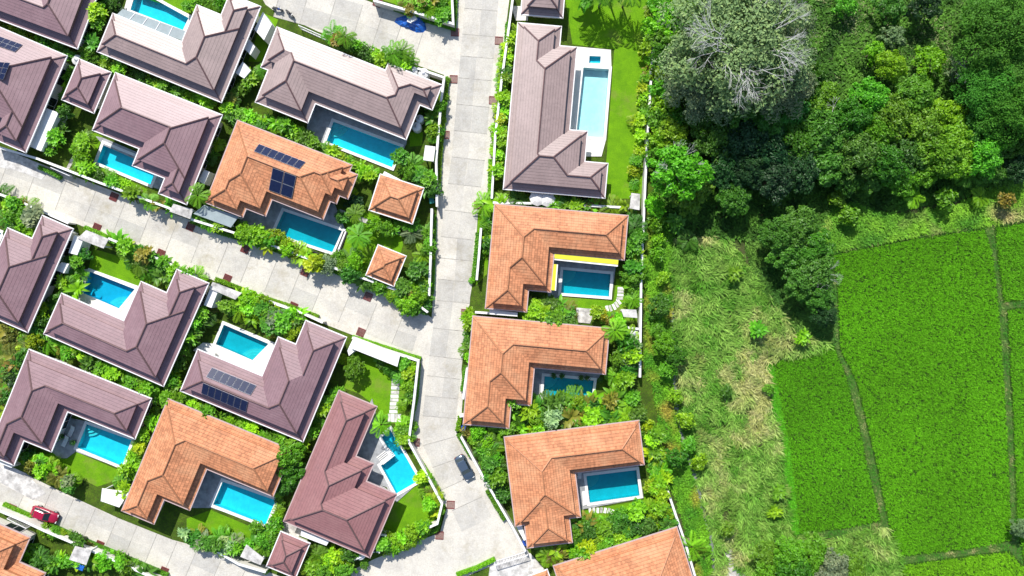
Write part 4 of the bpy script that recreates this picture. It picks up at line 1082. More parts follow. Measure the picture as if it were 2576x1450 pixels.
plant('tree', 705, 1165, 1.9, 'mid', 'smaller tree overlapping the end of the orange roof'); plant('tree', 715, 1222, 1.9, 'dark', 'dark small tree left of the reddish villa')
rowp('between solar and reddish mauve villas', [(850,985),(830,1005),(812,1030),(795,1060),(785,1090),(775,1110)], [H_, S_, P_], ['bright','mid','mid'], 12, 7, (1.0, 1.5))
plant('tree', 888, 928, 2.0, 'mid', 'round tree in the green corner garden'); plant('fine', 862, 905, 1.1, 'lime', 'yellow-green bush by the round tree of corner garden')
rowp('along the corner garden east wall', [(1010,905),(1025,925),(1015,950),(1030,975),(1020,1000),(1018,1030)], [S_, P_, 'palmlet'], ['mid','bright','dark'], 14, 7, (.9, 1.4))
rowp('in the corner garden shade', [(955,905),(975,930),(990,945)], [S_, F_], ['mid','dark'], 14, 5, (.7, 1.0))
rowp('right of the pale topped villa', [(385,1045),(372,1070),(362,1095),(350,1120),(340,1145),(330,1170),(318,1195),(300,1215)], [H_, P_, B_], ['bright','mid','bright'], 11, 8, (1.0, 1.5))
rowp('in the yellowish garden hedge', [(75,1172),(95,1160),(105,1185),(125,1175),(130,1200),(150,1190),(155,1212),(175,1205),(180,1225)], [S_, P_, 'palmlet'], ['rusty','bright','lime'], 13, 7, (1.1, 1.6))
plant('plumeria', 168, 1212, 1.5, 'grey', 'grey-green shrub ending the yellowish garden hedge'); plant('heliconia', 315, 1235, 1.8, 'bright', 'bright plant by the pale gate roof, lower left')
rowp('on the left of the thin lawn', [(60,1145),(85,1140),(70,1160)], [S_], ['deep','dark'], 16, 5, (.9, 1.2))
rowp('above the bottom left orange roof', [(110,1335),(140,1340),(170,1352),(200,1365),(225,1380)], [S_, F_, P_], ['mid','dark','bright'], 13, 7, (.9, 1.4))
rowp('at the bottom left corner', [(75,1395),(95,1385),(105,1405),(80,1420),(115,1430),(160,1410),(250,1420),(290,1400),(320,1430),(360,1440)], ['tree', S_, P_], ['bright','mid','dark'], 17, 8, (1.1, 1.7))
rowp('below the lower left pool', [(470,1345),(500,1350),(530,1362),(560,1352),(590,1365),(560,1385),(620,1375),(500,1372)], [P_, H_, S_], ['mid','dark','pale'], 13, 9, (1.1, 1.6))
rowp('left of the reddish small pavilion', [(640,1340),(660,1355),(680,1345),(655,1380),(680,1375),(690,1320)], ['palmlet', 'tree', S_], ['dark','mid'], 13, 8, (1.2, 1.7))
rowp('beside the lower left pool end', [(705,1245),(700,1275),(695,1300)], [S_, H_], ['bright','mid'], 15, 5, (.7, 1.1))
rowp('under the reddish villa at bottom', [(790,1395),(815,1405),(840,1395),(870,1410),(800,1425),(835,1430),(860,1440),(775,1440),(905,1380)], ['tree', P_, S_], ['bright','mid','lime'], 13, 8, (1.1, 1.7))
rowp('at the hedge of the odd pool', [(1055,1195),(1070,1210),(1085,1230),(1065,1240),(1100,1250),(1085,1270),(1105,1275),(1095,1295)], ['palmlet', P_, S_], ['bright','mid','lime'], 12, 7, (1.0, 1.5))
rowp('bottom hedge of the odd pool garden', [(975,1350),(1000,1360),(1025,1350),(1050,1345),(1075,1325),(985,1385),(960,1370)], ['tree', P_, S_], ['bright','mid','bright'], 12, 8, (1.1, 1.7))
plant('palm', 962, 1068, 1.7, 'bright', 'palm tree at the north tip of the odd pool')
rowp('between odd pool and the road', [(1005,1075),(1015,1095),(1020,1120),(1010,1060)], ['palmlet', P_], ['bright','mid'], 14, 6, (1.0, 1.4))
rowp('on the west side of long villa', [(1290,80),(1283,110),(1278,150),(1272,200),(1268,250),(1262,300),(1258,350),(1252,400),(1248,450)], [H_, P_, H_], ['lime','bright','bright'], 10, 7, (.9, 1.35))
rowp('outer west side of long villa', [(1272,110),(1262,180),(1258,240),(1250,300),(1246,350),(1243,400)], [H_, S_], ['lime','bright','mid'], 15, 4, (.7, 1.0))
rowp('along the long boundary wall', [(1632,10),(1636,50),(1626,120),(1628,170),(1618,230),(1618,280),(1605,330),(1610,380),(1598,420),(1595,470)], [P_, S_, H_], ['lime','bright','mid'], 13, 7, (.8, 1.4))
rowp('on the wall above yellow awnings', [(1248,515),(1268,518)], ['fernpalm'], ['bright'], 18, 3, (1.5, 1.9))
rowp('between long villa and orange villa', [(1305,505),(1350,510),(1375,515),(1400,520),(1425,515),(1455,522),(1480,520),(1510,515),(1535,520),(1565,522)], [B_, 'palmlet', H_], ['bright','mid','dark'], 17, 5, (1.2, 1.7))
plant('fernpalm', 1225, 512, 2.0, 'bright', 'bright spiky palm at the wall corner by the road')
rowp('west of the yellow awning villa', [(1225,545),(1222,575),(1228,605),(1222,640)], ['tree', S_, F_], ['dark','mid','mid'], 15, 4, (1.0, 1.4))
rowp('dense clump between two orange villas', [(1320,775),(1345,765),(1370,770),(1395,768),(1420,778),(1440,795),(1330,800),(1358,805),(1385,808),(1412,812),(1375,790),(1345,788),(1405,795),(1432,815)], [P_, P_, B_], ['mid','dark','bright'], 16, 6, (1.3, 1.8))
rowp('east of the yellow awning villa', [(1600,545),(1590,575),(1605,600),(1590,630),(1605,655),(1598,685),(1590,715)], ['tree', B_, P_], ['dark','forest','mid'], 14, 7, (1.3, 1.9))
rowp('right of the stepping stone path', [(1600,720),(1598,745),(1590,765)], [P_, S_], ['bright','mid'], 15, 6, (1.0, 1.4))
rowp('between pool garden and white tank', [(1500,790),(1520,800),(1545,795),(1560,805),(1535,815)], [S_, 'palmlet', P_], ['lime','bright','gold'], 15, 6, (1.0, 1.4))
plant('palm', 1545, 828, 1.9, 'bright', 'bright palm at the right end of middle orange roof')
rowp('west of the middle orange villa', [(1180,790),(1182,815),(1178,840),(1172,865),(1170,890),(1178,910)], [P_, H_, 'palmlet'], ['mid','dark','bright'], 13, 5, (1.0, 1.4))
rowp('east of the middle orange villa', [(1560,850),(1585,862),(1570,885),(1592,900),(1560,915),(1580,930),(1555,940),(1575,955)], ['tree', P_, S_], ['forest','mid','pale'], 14, 8, (1.4, 2.0))
rowp('in the upper jungle strip', [(1290,1020),(1315,1010),(1340,1025),(1370,1015),(1400,1020),(1430,1010),(1460,1018),(1490,1008),(1520,1015),(1550,1005),(1580,1000),(1605,1010)], [B_, P_, H_, 'tree'], ['mid','bright','dark'], 12, 9, (1.3, 1.9))
rowp('in the middle jungle strip', [(1275,1045),(1300,1055),(1335,1050),(1365,1055),(1395,1045),(1425,1050),(1455,1045),(1490,1045),(1520,1050),(1550,1040),(1585,1045),(1615,1035)], ['tree', P_, B_, 'palmlet'], ['dark','mid','forest','bright'], 12, 9, (1.3, 2.0))
rowp('in the lower jungle strip', [(1280,1075),(1310,1080),(1350,1085),(1385,1080),(1420,1078),(1455,1075),(1490,1075),(1520,1072),(1560,1065),(1600,1068)], [B_, H_, P_], ['bright','lime','mid'], 14, 6, (1.2, 1.6))
plant('plumeria', 1390, 1052, 1.9, 'pale', 'pale variegated shrub in the middle of jungle strip')
rowp('west side of the lower orange villa', [(1185,1075),(1205,1090),(1190,1110),(1225,1105),(1210,1130),(1240,1130),(1215,1155),(1245,1165),(1235,1195),(1250,1215),(1262,1240),(1270,1260)], [S_, P_, 'tree', 'palmlet'], ['mid','bright','dark'], 13, 8, (1.2, 1.8))
for q, (x, y) in enumerate([(1222,1090),(1240,1120),(1255,1078)]): plant('fernpalm', x, y, 2.1, 'bright', ['spiky bright palm nearest the middle orange villa foot', 'spiky bright palm at the lower orange roof corner', 'spiky palm touching the jungle strip on the left'][q], 'spiky palms by the slanting wall')
rowp('east side of the lower orange villa', [(1625,1075),(1650,1090),(1630,1110),(1655,1130),(1640,1150),(1665,1170),(1650,1195),(1670,1215),(1645,1225),(1675,1245)], [H_, P_, S_], ['bright','mid','lime'], 11, 9, (1.1, 1.7))
rowp('garden below the lower orange villa', [(1440,1300),(1465,1320),(1490,1310),(1520,1325),(1550,1315),(1580,1300),(1610,1285),(1640,1280),(1665,1290),(1690,1310),(1650,1315),(1615,1320),(1580,1335)], ['tree', P_, B_, S_], ['mid','dark','bright'], 12, 9, (1.3, 1.9))
rowp('north of the bottom edge orange roof', [(1440,1345),(1470,1355),(1500,1345),(1530,1365),(1560,1355),(1480,1385),(1515,1385),(1440,1390),(1595,1350),(1550,1385)], [P_, B_, 'tree'], ['mid','bright','dark'], 13, 9, (1.2, 1.8))
rowp('below the pointed porch wing', [(1360,1370),(1385,1385),(1410,1378),(1375,1405),(1425,1402)], [B_, 'palmlet'], ['bright','mid'], 17, 6, (1.3, 1.8))
plant('fernpalm', 1740, 1368, 2.7, 'bright', 'big bright spiky palm outside the curved wall'); plant('plumeria', 1510, 1400, 1.5, 'pale', 'pale shrub over the bottom edge orange roof')
rowp('in the corner plot at the top', [(1000,10),(1030,18),(1060,25),(1090,35),(1115,45),(1120,15),(1080,5),(1040,0)], ['palmlet', P_, S_], ['mid','bright','rusty'], 14, 8, (1.1, 1.6))
rowp('above the plunge pool lawn', [(1470,-18),(1530,-22),(1560,-20),(1600,-20)], ['palm'], ['mid'], 28, 5, (2.4, 2.8))
plant('palmlet', 1590, 300, .9, 'lime', 'lone yellow-green low palm on the east lawn')

# low clipped hedges between road and walls: one leafy strip each
def hedge(line, w_, h, tone, label, dens=95):
    pl = [Vector(p_) for p_ in PP(line, h)]; m = MB(); strip(m, [tuple(p_) for p_ in pl], w_*.8, 0, h*.8)
    Cs = []; 
    for a, b in zip(pl, pl[1:]):
        L = (b-a).length; n = int(L*w_*dens)+8; d = (b-a).normalized(); s_ = Vector((-d.y, d.x)); t = rng.random(n); q = rng.random(n)*2-1
        base = np.array([a.x, a.y])+np.outer(t, [d.x*L, d.y*L])+np.outer(q*w_/2, [s_.x, s_.y])
        z = h*(1-.35*np.abs(q)**3)+rng.normal(size=n)*.04; Cs.append(np.column_stack([base, z]))
    Cn = np.concatenate(Cs); n = len(Cn); N = unit(np.array([[0, 0, 1.]])+rng.normal(size=(n, 3))*.5); D = unit(np.cross(N, rng.normal(size=(n, 3))))
    lv = leaf_arrays(Cn, D, N, .22*(.7+.6*rng.random(n)), .13*(.7+.6*rng.random(n)), np.clip(.5+rng.normal(size=n)*.22, 0, 1))
    bv = np.array(m.v); bf = np.array([t for f in m.f for t in ((f[0], f[1], f[2]), (f[0], f[2], f[3]))])
    me = np_mesh('hedge', [(*lv, 0), (bv, bf, np.full(len(bv), .15), 0)], [M['leaf']])
    o = bpy.data.objects.new('hedge', me); C.objects.link(o); o.color = (*TONE[tone], 1); tag(o, label, 'hedge', 'low clipped hedges by the roads')
HED = [([(1146,-30),(1144,40),(1141,70),(1060,46),(985,18)], 'hedge around the outside of the top corner plot'),
 ([(1125,195),(1119,250),(1112,330),(1106,400),(1103,470)], 'hedge outside the wall east of the beige villa'),
 ([(1092,540),(1090,640),(1086,740)], 'hedge outside the wall east of the orange pavilions'),
 ([(210,572),(250,588),(268,598)], 'short hedge by the gate of the left road'), ([(95,420),(140,440),(150,448)], 'short hedge below the left mauve villa wall'),
 ([(540,702),(600,725),(640,740)], 'hedge strip right of the mauve villa tip'), ([(650,745),(720,768),(800,798)], 'hedge strip between the teal pool trees and road'),
 ([(885,848),(960,872),(1030,895),(1058,903)], 'hedge outside the long white slab roof'), ([(1052,915),(1047,1000),(1036,1050),(1032,1110)], 'hedge outside the corner garden east wall'),
 ([(1040,1135),(1075,1190),(1115,1262)], 'hedge outside the odd pool garden wall'), ([(1108,1290),(1098,1335),(1010,1375)], 'hedge at the bottom corner of the odd pool garden'),
 ([(111,1318),(200,1358),(291,1396),(420,1450)], 'hedge along the south side of the lower left road'), ([(5,1270),(60,1295),(78,1302)], 'hedge beside the red car'),
 ([(1277,55),(1272,120)], 'narrow dark hedge at the road top right'), ([(1234,400),(1232,490)], 'hedge strip beside the puddle on the main road'),
 ([(1202,585),(1196,650),(1190,705)], 'hedge strip west of the yellow awning villa'), ([(1212,640),(1207,690)], 'clipped hedge inside the yellow awning villa wall'),
 ([(1172,920),(1163,985)], 'hedge strip west of the middle orange villa'), ([(1157,1048),(1150,1085)], 'hedge strip near the slanting wall top'),
 ([(1152,1092),(1185,1150)], 'hedge strip by the dark car'), ([(1225,1235),(1270,1310)], 'hedge strip near the porch wing'),
 ([(1148,1448),(1200,1430),(1245,1408)], 'bright hedge left of the bottom white gate'), ([(478,556),(560,588),(640,612),(760,652)], 'hedge at the foot of the solar villa wall'),
 ([(780,662),(860,690),(1006,742)], 'hedge at the foot of the wall near the junction'), ([(300,560),(300,561)], None)]
for l, lab in HED:
    if lab: hedge(l, .75, .65, 'mid' if len(lab) % 2 else 'bright', lab)
for i, (x, y) in enumerate([(1124,200),(1118,245),(1113,300),(1225,505),(1187,706),(1102,385),(1047,905),(1038,1075),(1033,1105),(915,1420),(668,1438)]):
    plant('ball', x, y, .62+.2*(i % 2), 'bright' if i % 3 else 'mid', f"clipped ball bush, {ORD[i]} of those dotted along the road walls", 'ball bushes along the road walls')

# ------------------------------------------------------------------ wild land, paddies (stuff)
def nz(x, y, s, o=0): return noise.noise(Vector((x*s+o, y*s-o, o*.37)))
def scatter(poly, dens, avoid=()):
    q = np.array(poly); x0, y0 = q.min(0); x1, y1 = q.max(0); n = int((x1-x0)*(y1-y0)*dens)
    x = rng.uniform(x0, x1, n); y = rng.uniform(y0, y1, n); k = inside(poly, x, y)
    for a in avoid: k &= ~inside(a, x, y)
    return x[k], y[k]
def clump(x, y):     # crop to what the photograph can see plus a margin
    k = (x > -84) & (x < 92) & (y > -50) & (y < 50); return x[k], y[k]
def blades(name, xs, ys, per, L, W, colf, label, flow=None, h0=0, up=.8, spread=1.0, cat='grass'):
    """tufts of long blades, each blade one bent strip; one object, nobody could count them"""
    n = len(xs); X = np.repeat(xs, per); Y = np.repeat(ys, per); N = n*per
    if flow is None: az = rng.uniform(0, 6.283, N)
    else: az = np.repeat(np.array([flow(x, y) for x, y in zip(xs, ys)]), per)+rng.normal(size=N)*spread
    el = np.clip(up+rng.normal(size=N)*.35, .05, 1.5); Ls = L*(.6+.7*rng.random(N)); Ws = W*(.7+.6*rng.random(N))
    h = np.column_stack([np.cos(az), np.sin(az)]); S = np.column_stack([-h[:, 1], h[:, 0]])
    b = np.column_stack([X, Y])+rng.normal(size=(N, 2))*.07; v = np.empty((N, 5, 3)); zb = h0+.02
    mid = b+h*(Ls*.55*np.cos(el))[:, None]; zm = zb+Ls*.55*np.sin(el); tip = mid+h*(Ls*.45*np.cos(el*.3))[:, None]; zt = zm+Ls*.45*np.sin(el*.3)-.1*Ls
    v[:, 0, :2] = b+S*Ws[:, None]*.4; v[:, 1, :2] = b-S*Ws[:, None]*.4; v[:, 0, 2] = v[:, 1, 2] = zb
    v[:, 2, :2] = mid+S*Ws[:, None]*.5; v[:, 3, :2] = mid-S*Ws[:, None]*.5; v[:, 2, 2] = v[:, 3, 2] = zm
    v[:, 4, :2] = tip; v[:, 4, 2] = zt
    i = np.arange(N)[:, None]*5; f = np.concatenate([i+[[0,1,3]], i+[[0,3,2]], i+[[2,3,4]]], 1).reshape(-1, 3)
    c = np.array([colf(x, y) for x, y in zip(xs, ys)]); c = np.repeat(c, per, 0)*(.55+.8*rng.random((N, 1))); c = np.repeat(c, 5, 0)
    o = bpy.data.objects.new(name, np_mesh(name, [(v.reshape(-1, 3), f, c, 0)], [M['blade']])); C.objects.link(o)
    return tag(o, label, cat, kind='stuff')
def lerp3(a, b, t): t = max(0, min(1, t)); return tuple(a[i]+(b[i]-a[i])*t for i in range(3))
for i, p_ in enumerate(PAD):
    pl = PP(p_); pl = inset(pl if area(pl) > 0 else pl[::-1], .22); x, y = scatter(pl, 34); x, y = clump(x, y)
    fl = lambda x, y: 1.2
    base = ((.16,.50,.008), (.145,.475,.008), (.16,.50,.01), (.16,.50,.01), (.24,.60,.012))[i]
    blades('rice', x, y, 4, .38, .055, lambda x, y, base=base: lerp3(tuple(c*.6 for c in base), tuple(c*1.2 for c in base), .6+.35*nz(x, y, 3.7)+.35*nz(x, y, .1, 5)), ['bright green rice in the largest paddy', 'deeper green rice in the left paddy', 'rice in the upper right paddy', 'rice in the narrow right paddy', 'bright rice in the bottom paddy'][i], up=1.05, cat='rice')
edge = PP([(1932,905),(1945,925),(1962,1020),(1985,1130),(2003,1280),(2008,1345),(1992,1345),(1982,1270),(1964,1130),(1942,1010),(1925,925)])
x, y = scatter(edge, 60); blades('rice', x, y, 4, .42, .07, lambda x, y: (.13,.52,.02), 'light green strip of rice along the left paddy edge', up=.6, cat='rice')
ditch = []
dl = DITCH; m = MB(); strip(m, dl, .75, -.001, .016); dobj = m.build('ditch_water', M['ditchwater']); tag(dobj, kind='structure')
WEED = PP([(1694,600),(1760,590),(1830,600),(1868,640),(1900,700),(1960,780),(2000,835),(2080,860),(2085,872),(1928,908),(1935,1000),(1960,1120),(1988,1345),(2100,1350),(2228,1325),(2262,1420),(2262,1490),(1806,1490),(1792,1360),(1756,1230),(1712,1070),(1700,900)])
SAND = PP([(1822,1372),(1842,1362),(1850,1385),(1848,1415),(1868,1440),(1900,1450),(1880,1490),(1830,1490),(1828,1430)])
sheet('white_sand', [SAND], .02, M['sand'])
def wf(x, y): return -1.2+2.6*nz(x, y, .16, 3)+2.4*nz(x, y, .5, 9)
def wc(x, y):
    # sheet position decides straw (lower middle) or green (upper), broken up by noise
    py = 725-y*K; px = 1288+x*K; s_ = .30+.9*nz(x, y, .13, 7)+.7*nz(x, y, .45, 2)
    if 900 < py < 1250 and px > 1745: s_ += .26
    if px < 1765 and py < 1000: s_ += .3
    if 600 < py < 900: s_ -= .12
    if py > 1290: s_ -= .55
    a = lerp3((.10,.30,.02), (.28,.48,.08), .5+nz(x, y, .8, 4)); b = lerp3((.36,.40,.10), (.62,.60,.26), .5+nz(x, y, 1.1, 6))
    return lerp3(a, b, s_*1.7-.48)
x, y = scatter(WEED, 13, [SAND]); x, y = clump(x, y)
k = np.array([nz(a, b, .4, 8) > -.42 for a, b in zip(x, y)]); x, y = x[k], y[k]
blades('tall_grass', x, y, 5, 1.35, .12, wc, 'tall flattened straw and green grass between the ditch and the paddies', flow=wf, up=.5, spread=.75)
LEFT = PP([(1640,480),(1692,470),(1690,700),(1690,860),(1692,960),(1700,1050),(1718,1130),(1740,1190),(1758,1260),(1778,1330),(1790,1400),(1795,1490),(1762,1490),(1735,1370),(1712,1290),(1690,1230),(1660,1080),(1640,960),(1622,950),(1625,700)])
def lc(x, y): return lerp3(lerp3((.08,.28,.015), (.20,.48,.02), .5+nz(x, y, .5, 4)), (.40,.36,.05), nz(x, y, .35, 9)*2-.35)
x, y = scatter(LEFT, 22); x, y = clump(x, y)
blades('ground_cover', x, y, 6, .42, .17, lc, 'mixed green and yellowish ground cover along the outside of the long wall', up=.5)
TOPS = PP([(2045,-30),(2500,-30),(2500,160),(2330,190),(2220,190),(2150,230),(2050,200)])
def tc(x, y): return lerp3((.09,.22,.03), (.36,.42,.18), .45+1.1*nz(x, y, .22, 3)+.5*nz(x, y, .9, 5))
x, y = scatter(TOPS, 14); k = np.array([nz(a, b, .25, 1) > -.1 for a, b in zip(x, y)]); x, y = clump(x[k], y[k])
blades('scrub', x, y, 6, .6, .16, tc, 'dull green low scrub in the clearing at the top', up=.5)
BELT = PP([(2040,620),(2100,500),(2250,540),(2400,520),(2500,470),(2620,450),(2620,545),(2480,566),(2300,592),(2088,632)])
def bc(x, y): return lerp3(lerp3((.09,.29,.02), (.22,.48,.03), .5+nz(x, y, .4, 4)), (.50,.44,.18), nz(x, y, .22, 2)*2.2-.35)
x, y = scatter(BELT, 20); x, y = clump(x, y)
blades('field_margin', x, y, 6, .7, .15, bc, 'rough grass margin between the jungle and the large paddy', up=.45, flow=wf, spread=.9)
UNDER = PP([(1650,-40),(2620,-40),(2620,470),(2480,470),(2400,500),(2250,530),(2100,500),(2050,600),(1900,600),(1760,600),(1694,600),(1650,480)])
x, y = scatter(UNDER, 8); x, y = clump(x, y)
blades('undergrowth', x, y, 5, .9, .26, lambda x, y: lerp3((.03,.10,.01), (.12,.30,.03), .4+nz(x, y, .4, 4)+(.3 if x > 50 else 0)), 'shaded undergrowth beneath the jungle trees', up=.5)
HOL = PP([(1868,590),(1960,600),(2090,700),(2100,862),(2000,836),(1960,790),(1900,705)])
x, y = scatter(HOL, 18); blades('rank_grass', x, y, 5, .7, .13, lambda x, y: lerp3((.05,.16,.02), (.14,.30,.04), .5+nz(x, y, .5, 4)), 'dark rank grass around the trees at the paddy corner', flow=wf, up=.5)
# bank grass between paddies
x, y = scatter(PP([(2060,640),(2120,600),(2480,548),(2800,500),(2800,1700),(2240,1700),(2225,1345),(1985,1362),(1925,915),(2090,858)]), 9, [PP(p_) for p_ in PAD]); x, y = clump(x, y)
blades('bank_grass', x, y, 4, .35, .08, lambda x, y: lerp3((.07,.26,.02), (.42,.40,.16), .1+nz(x, y, .5, 3)*1.3), 'short grass and straw on the banks between the paddies', up=.6)

# ------------------------------------------------------------------ jungle trees (each one a thing)
def wt(kind, x, y, r_, tone, label, z=None): return plant(kind, x, y, r_, tone, label, None, z)
big = wt('bigtree', 1852, 118, 9.6, 'grey', 'broadest grey-green tree under the bleached branches', 9)
wt('bigtree', 1930, 60, 7.5, 'grey', 'grey-green broad tree at the top behind bleached branches', 9)
wt('bigtree', 1775, 200, 6.5, 'grey', 'grey-green broad tree on the lower left of the jungle giant', 8)
wt('bigtree', 1940, 190, 7, 'grey', 'grey-green broad tree below right of the bleached branches', 8)
bm_ = root('dead_tree', (*P(1890, 98, 16), 0), 'bleached leafless tree spreading over the broadest jungle tree', 'tree')
def bare(r_, R, h, n0, r0, dx=0, dy=0, depth=5):
    me = np_mesh('bare_branches', mesh_bare(R, h, depth, n0, r0), [M['bleached']]); o = bpy.data.objects.new('bare_branches', me); C.objects.link(o); o.parent = r_; o.location = (dx, dy, 0)
bare(bm_, 8.8, 21.5, 10, .20, depth=6)
b2 = root('dead_tree', (*P(1712, 420, 8), 0), 'pale leafless tree rising from the bright tree near the wall', 'tree'); bare(b2, 4.6, 11, 7, .12, depth=4)
b3 = root('dead_tree', (*P(2085, 690, 6), 0), 'small pale bare tree by the left corner of the large paddy', 'tree'); bare(b3, 3.2, 7, 8, .05, depth=4)
b4 = root('dead_tree', (*P(2450, 175, 6), 0), 'thin bare tree with pale trunk in front of dark crowns, top right', 'tree'); bare(b4, 3.6, 9, 5, .12, depth=4)
b5 = root('dead_tree', (*P(2110, 262, 6), 0), 'small bare twiggy tree right of the jungle giant', 'tree'); bare(b5, 2.2, 8, 6, .06, depth=3)
for i, (x, y, r_, t) in enumerate([(1672,20,2.6,'mid'),(1668,62,2.5,'bright'),(1676,100,2.4,'mid'),(1668,140,2.5,'forest'),(1672,182,2.4,'bright'),(1664,225,2.3,'mid'),(1672,262,2.4,'bright'),(1668,300,2.2,'mid'),(1690,330,2.8,'bright'),(1705,370,2.6,'mid'),(1700,45,2.3,'mid'),(1720,15,2.4,'bright'),(1700,300,2.3,'forest'),(1655,350,2.2,'bright'),(1650,395,2.0,'mid'),(1648,520,1.9,'bright')]):
    wt('tree', x, y, r_*1.05, t, f"{TW[t]} small tree, {ORD[i]} of the belt just outside the long wall"); 
wt('darktree', 1712, 435, 5.2, 'mid', 'bright feathery tree near the wall with pale twigs', 7); wt('darktree', 1745, 470, 3.8, 'mid', 'green tree right below the feathery twig tree', 6)
JT = [('darktree',1790,285,4.6,'forest'),('darktree',1850,270,4.8,'dark'),('darktree',1800,345,4.2,'dark'),('darktree',1868,350,4.6,'deep'),('darktree',1925,300,4.6,'dark'),('darktree',1990,270,4.8,'dark'),
 ('darktree',2030,200,4.2,'forest'),('darktree',2060,250,4.2,'mid'),('darktree',1950,370,4.6,'deep'),('darktree',2010,350,4.4,'forest'),('darktree',2075,330,4.4,'dark'),
 ('darktree',1880,430,4.0,'deep'),('darktree',1950,450,4.2,'deep'),('darktree',2020,430,4.0,'deep'),('darktree',2090,410,4.2,'dark'),('darktree',2160,390,4.4,'dark'),('darktree',1830,430,3.8,'deep'),('darktree',1850,500,3.4,'dark'),
 ('darktree',2140,300,4.4,'forest'),('darktree',2190,245,4.2,'mid'),('darktree',2300,240,4.0,'mid'),('darktree',2250,290,4.2,'mid'),
 ('darktree',2205,330,4.2,'mid'),('darktree',2320,320,4.2,'mid'),('darktree',2370,290,3.8,'bright'),('darktree',2400,350,4.2,'bright'),('darktree',2360,390,4.2,'mid'),('darktree',2420,410,3.8,'bright'),('darktree',2290,390,4.0,'dark'),
 ('darktree',2230,410,4.2,'forest'),('darktree',2330,435,3.0,'mid'),('darktree',2270,450,3.0,'mid'),('darktree',2200,450,3.0,'dark'),('darktree',2130,455,2.8,'dark'),('darktree',2470,330,4.0,'dark'),('darktree',2480,390,4.2,'mid'),
 ('darktree',2540,360,3.6,'dark'),('darktree',2565,420,3.2,'deep'),('darktree',2500,425,3.0,'dark'),
 ('bigtree',2520,80,6.8,'forest'),('bigtree',2565,170,6.4,'forest'),('bigtree',2500,220,5.6,'forest'),('bigtree',2560,280,6.0,'forest'),('darktree',2480,30,4.0,'forest'),('tree',2130,5,2.4,'mid'),('tree',2250,90,2.2,'grey'),('tree',2200,130,2.2,'bright'),('tree',2340,150,2.6,'bright'),('tree',2420,170,2.6,'grey'),('tree',2240,20,2.4,'dark'),('tree',2330,10,3.0,'deep'),('darktree',2240,165,3.4,'bright'),
 ('darktree',1960,590,4.0,'dark'),('darktree',2010,575,4.3,'dark'),('darktree',2045,620,3.8,'forest'),('darktree',1985,640,3.6,'dark'),('darktree',2050,690,4.0,'dark'),('darktree',2010,715,3.4,'dark'),('darktree',2060,745,3.6,'dark'),('darktree',2075,790,2.8,'deep'),
 ('darktree',1990,1398,3.6,'mid'),('darktree',2050,1405,3.8,'mid'),('darktree',2090,1440,3.6,'grey'),('darktree',2000,1445,3.8,'forest'),('darktree',1935,1400,3.0,'mid'),('darktree',1930,1450,3.0,'mid'),('darktree',2150,1440,3.2,'mid'),('darktree',2575,1330,2.2,'grey')]
for i, (kd, x, y, r_, t) in enumerate(JT):
    z = 'at top right' if x > 2440 and y < 330 else 'by the paddy corner' if 1940 < x < 2100 and 560 < y < 850 else 'below the fields' if y > 1300 else 'in the upper clearing' if y < 180 and x > 2080 else 'in the jungle'
    wt(kd, x, y, r_*(.84 if kd == 'darktree' else .95), t, f"{TW[t]} {'broad' if kd == 'bigtree' else 'small' if kd == 'tree' else 'dense'} tree {z}, {ORD[i]} from the left wall")
for i, (kd, x, y, r_, t) in enumerate([('shrub',1655,640,1.5,'mid'),('shrub',1668,700,1.3,'bright'),('tree',1660,770,1.8,'dark'),('shrub',1655,830,1.5,'mid'),('tree',1672,870,2.1,'mid'),('tree',1700,895,2.2,'forest'),('shrub',1680,930,1.6,'mid'),
   ('shrub',1700,1000,1.5,'bright'),('shrub',1725,1060,1.7,'bright'),('shrub',1735,1120,1.4,'mid'),('tree',1700,1150,1.7,'forest'),('shrub',1760,1165,1.6,'bright'),('palmlet',1735,600,1.7,'dark'),('heliconia',1700,560,1.8,'dark'),('shrub',1650,560,1.6,'mid'),('shrub',1655,600,1.4,'bright')]):
    wt(kd, x, y, r_, t, f"{TW[t]} {KIND[kd][1]}, {ORD[i]} down the strip between wall and ditch")
for i, (kd, x, y, r_, t) in enumerate([('heliconia',1850,690,1.4,'mid'),('heliconia',1905,830,1.5,'mid'),('heliconia',2020,850,1.4,'bright'),('shrub',1830,985,1.3,'dark'),('shrub',1935,980,1.2,'mid'),
   ('heliconia',1960,1240,1.3,'mid'),('heliconia',1950,1290,1.3,'bright'),('shrub',1830,1335,1.4,'mid'),('palmlet',2440,430,2.2,'mid'),('palmlet',2300,500,1.7,'bright'),('palmlet',2470,500,1.6,'bright'),('shrub',2140,545,2.0,'mid'),('shrub',2110,500,1.5,'mid'),('shrub',2380,500,1.9,'mid'),('shrub',2530,505,1.5,'rusty')]):
    wt(kd, x, y, r_, t, f"{TW[t]} {KIND[kd][1]} in the rough grass, {ORD[i]} from the ditch side")

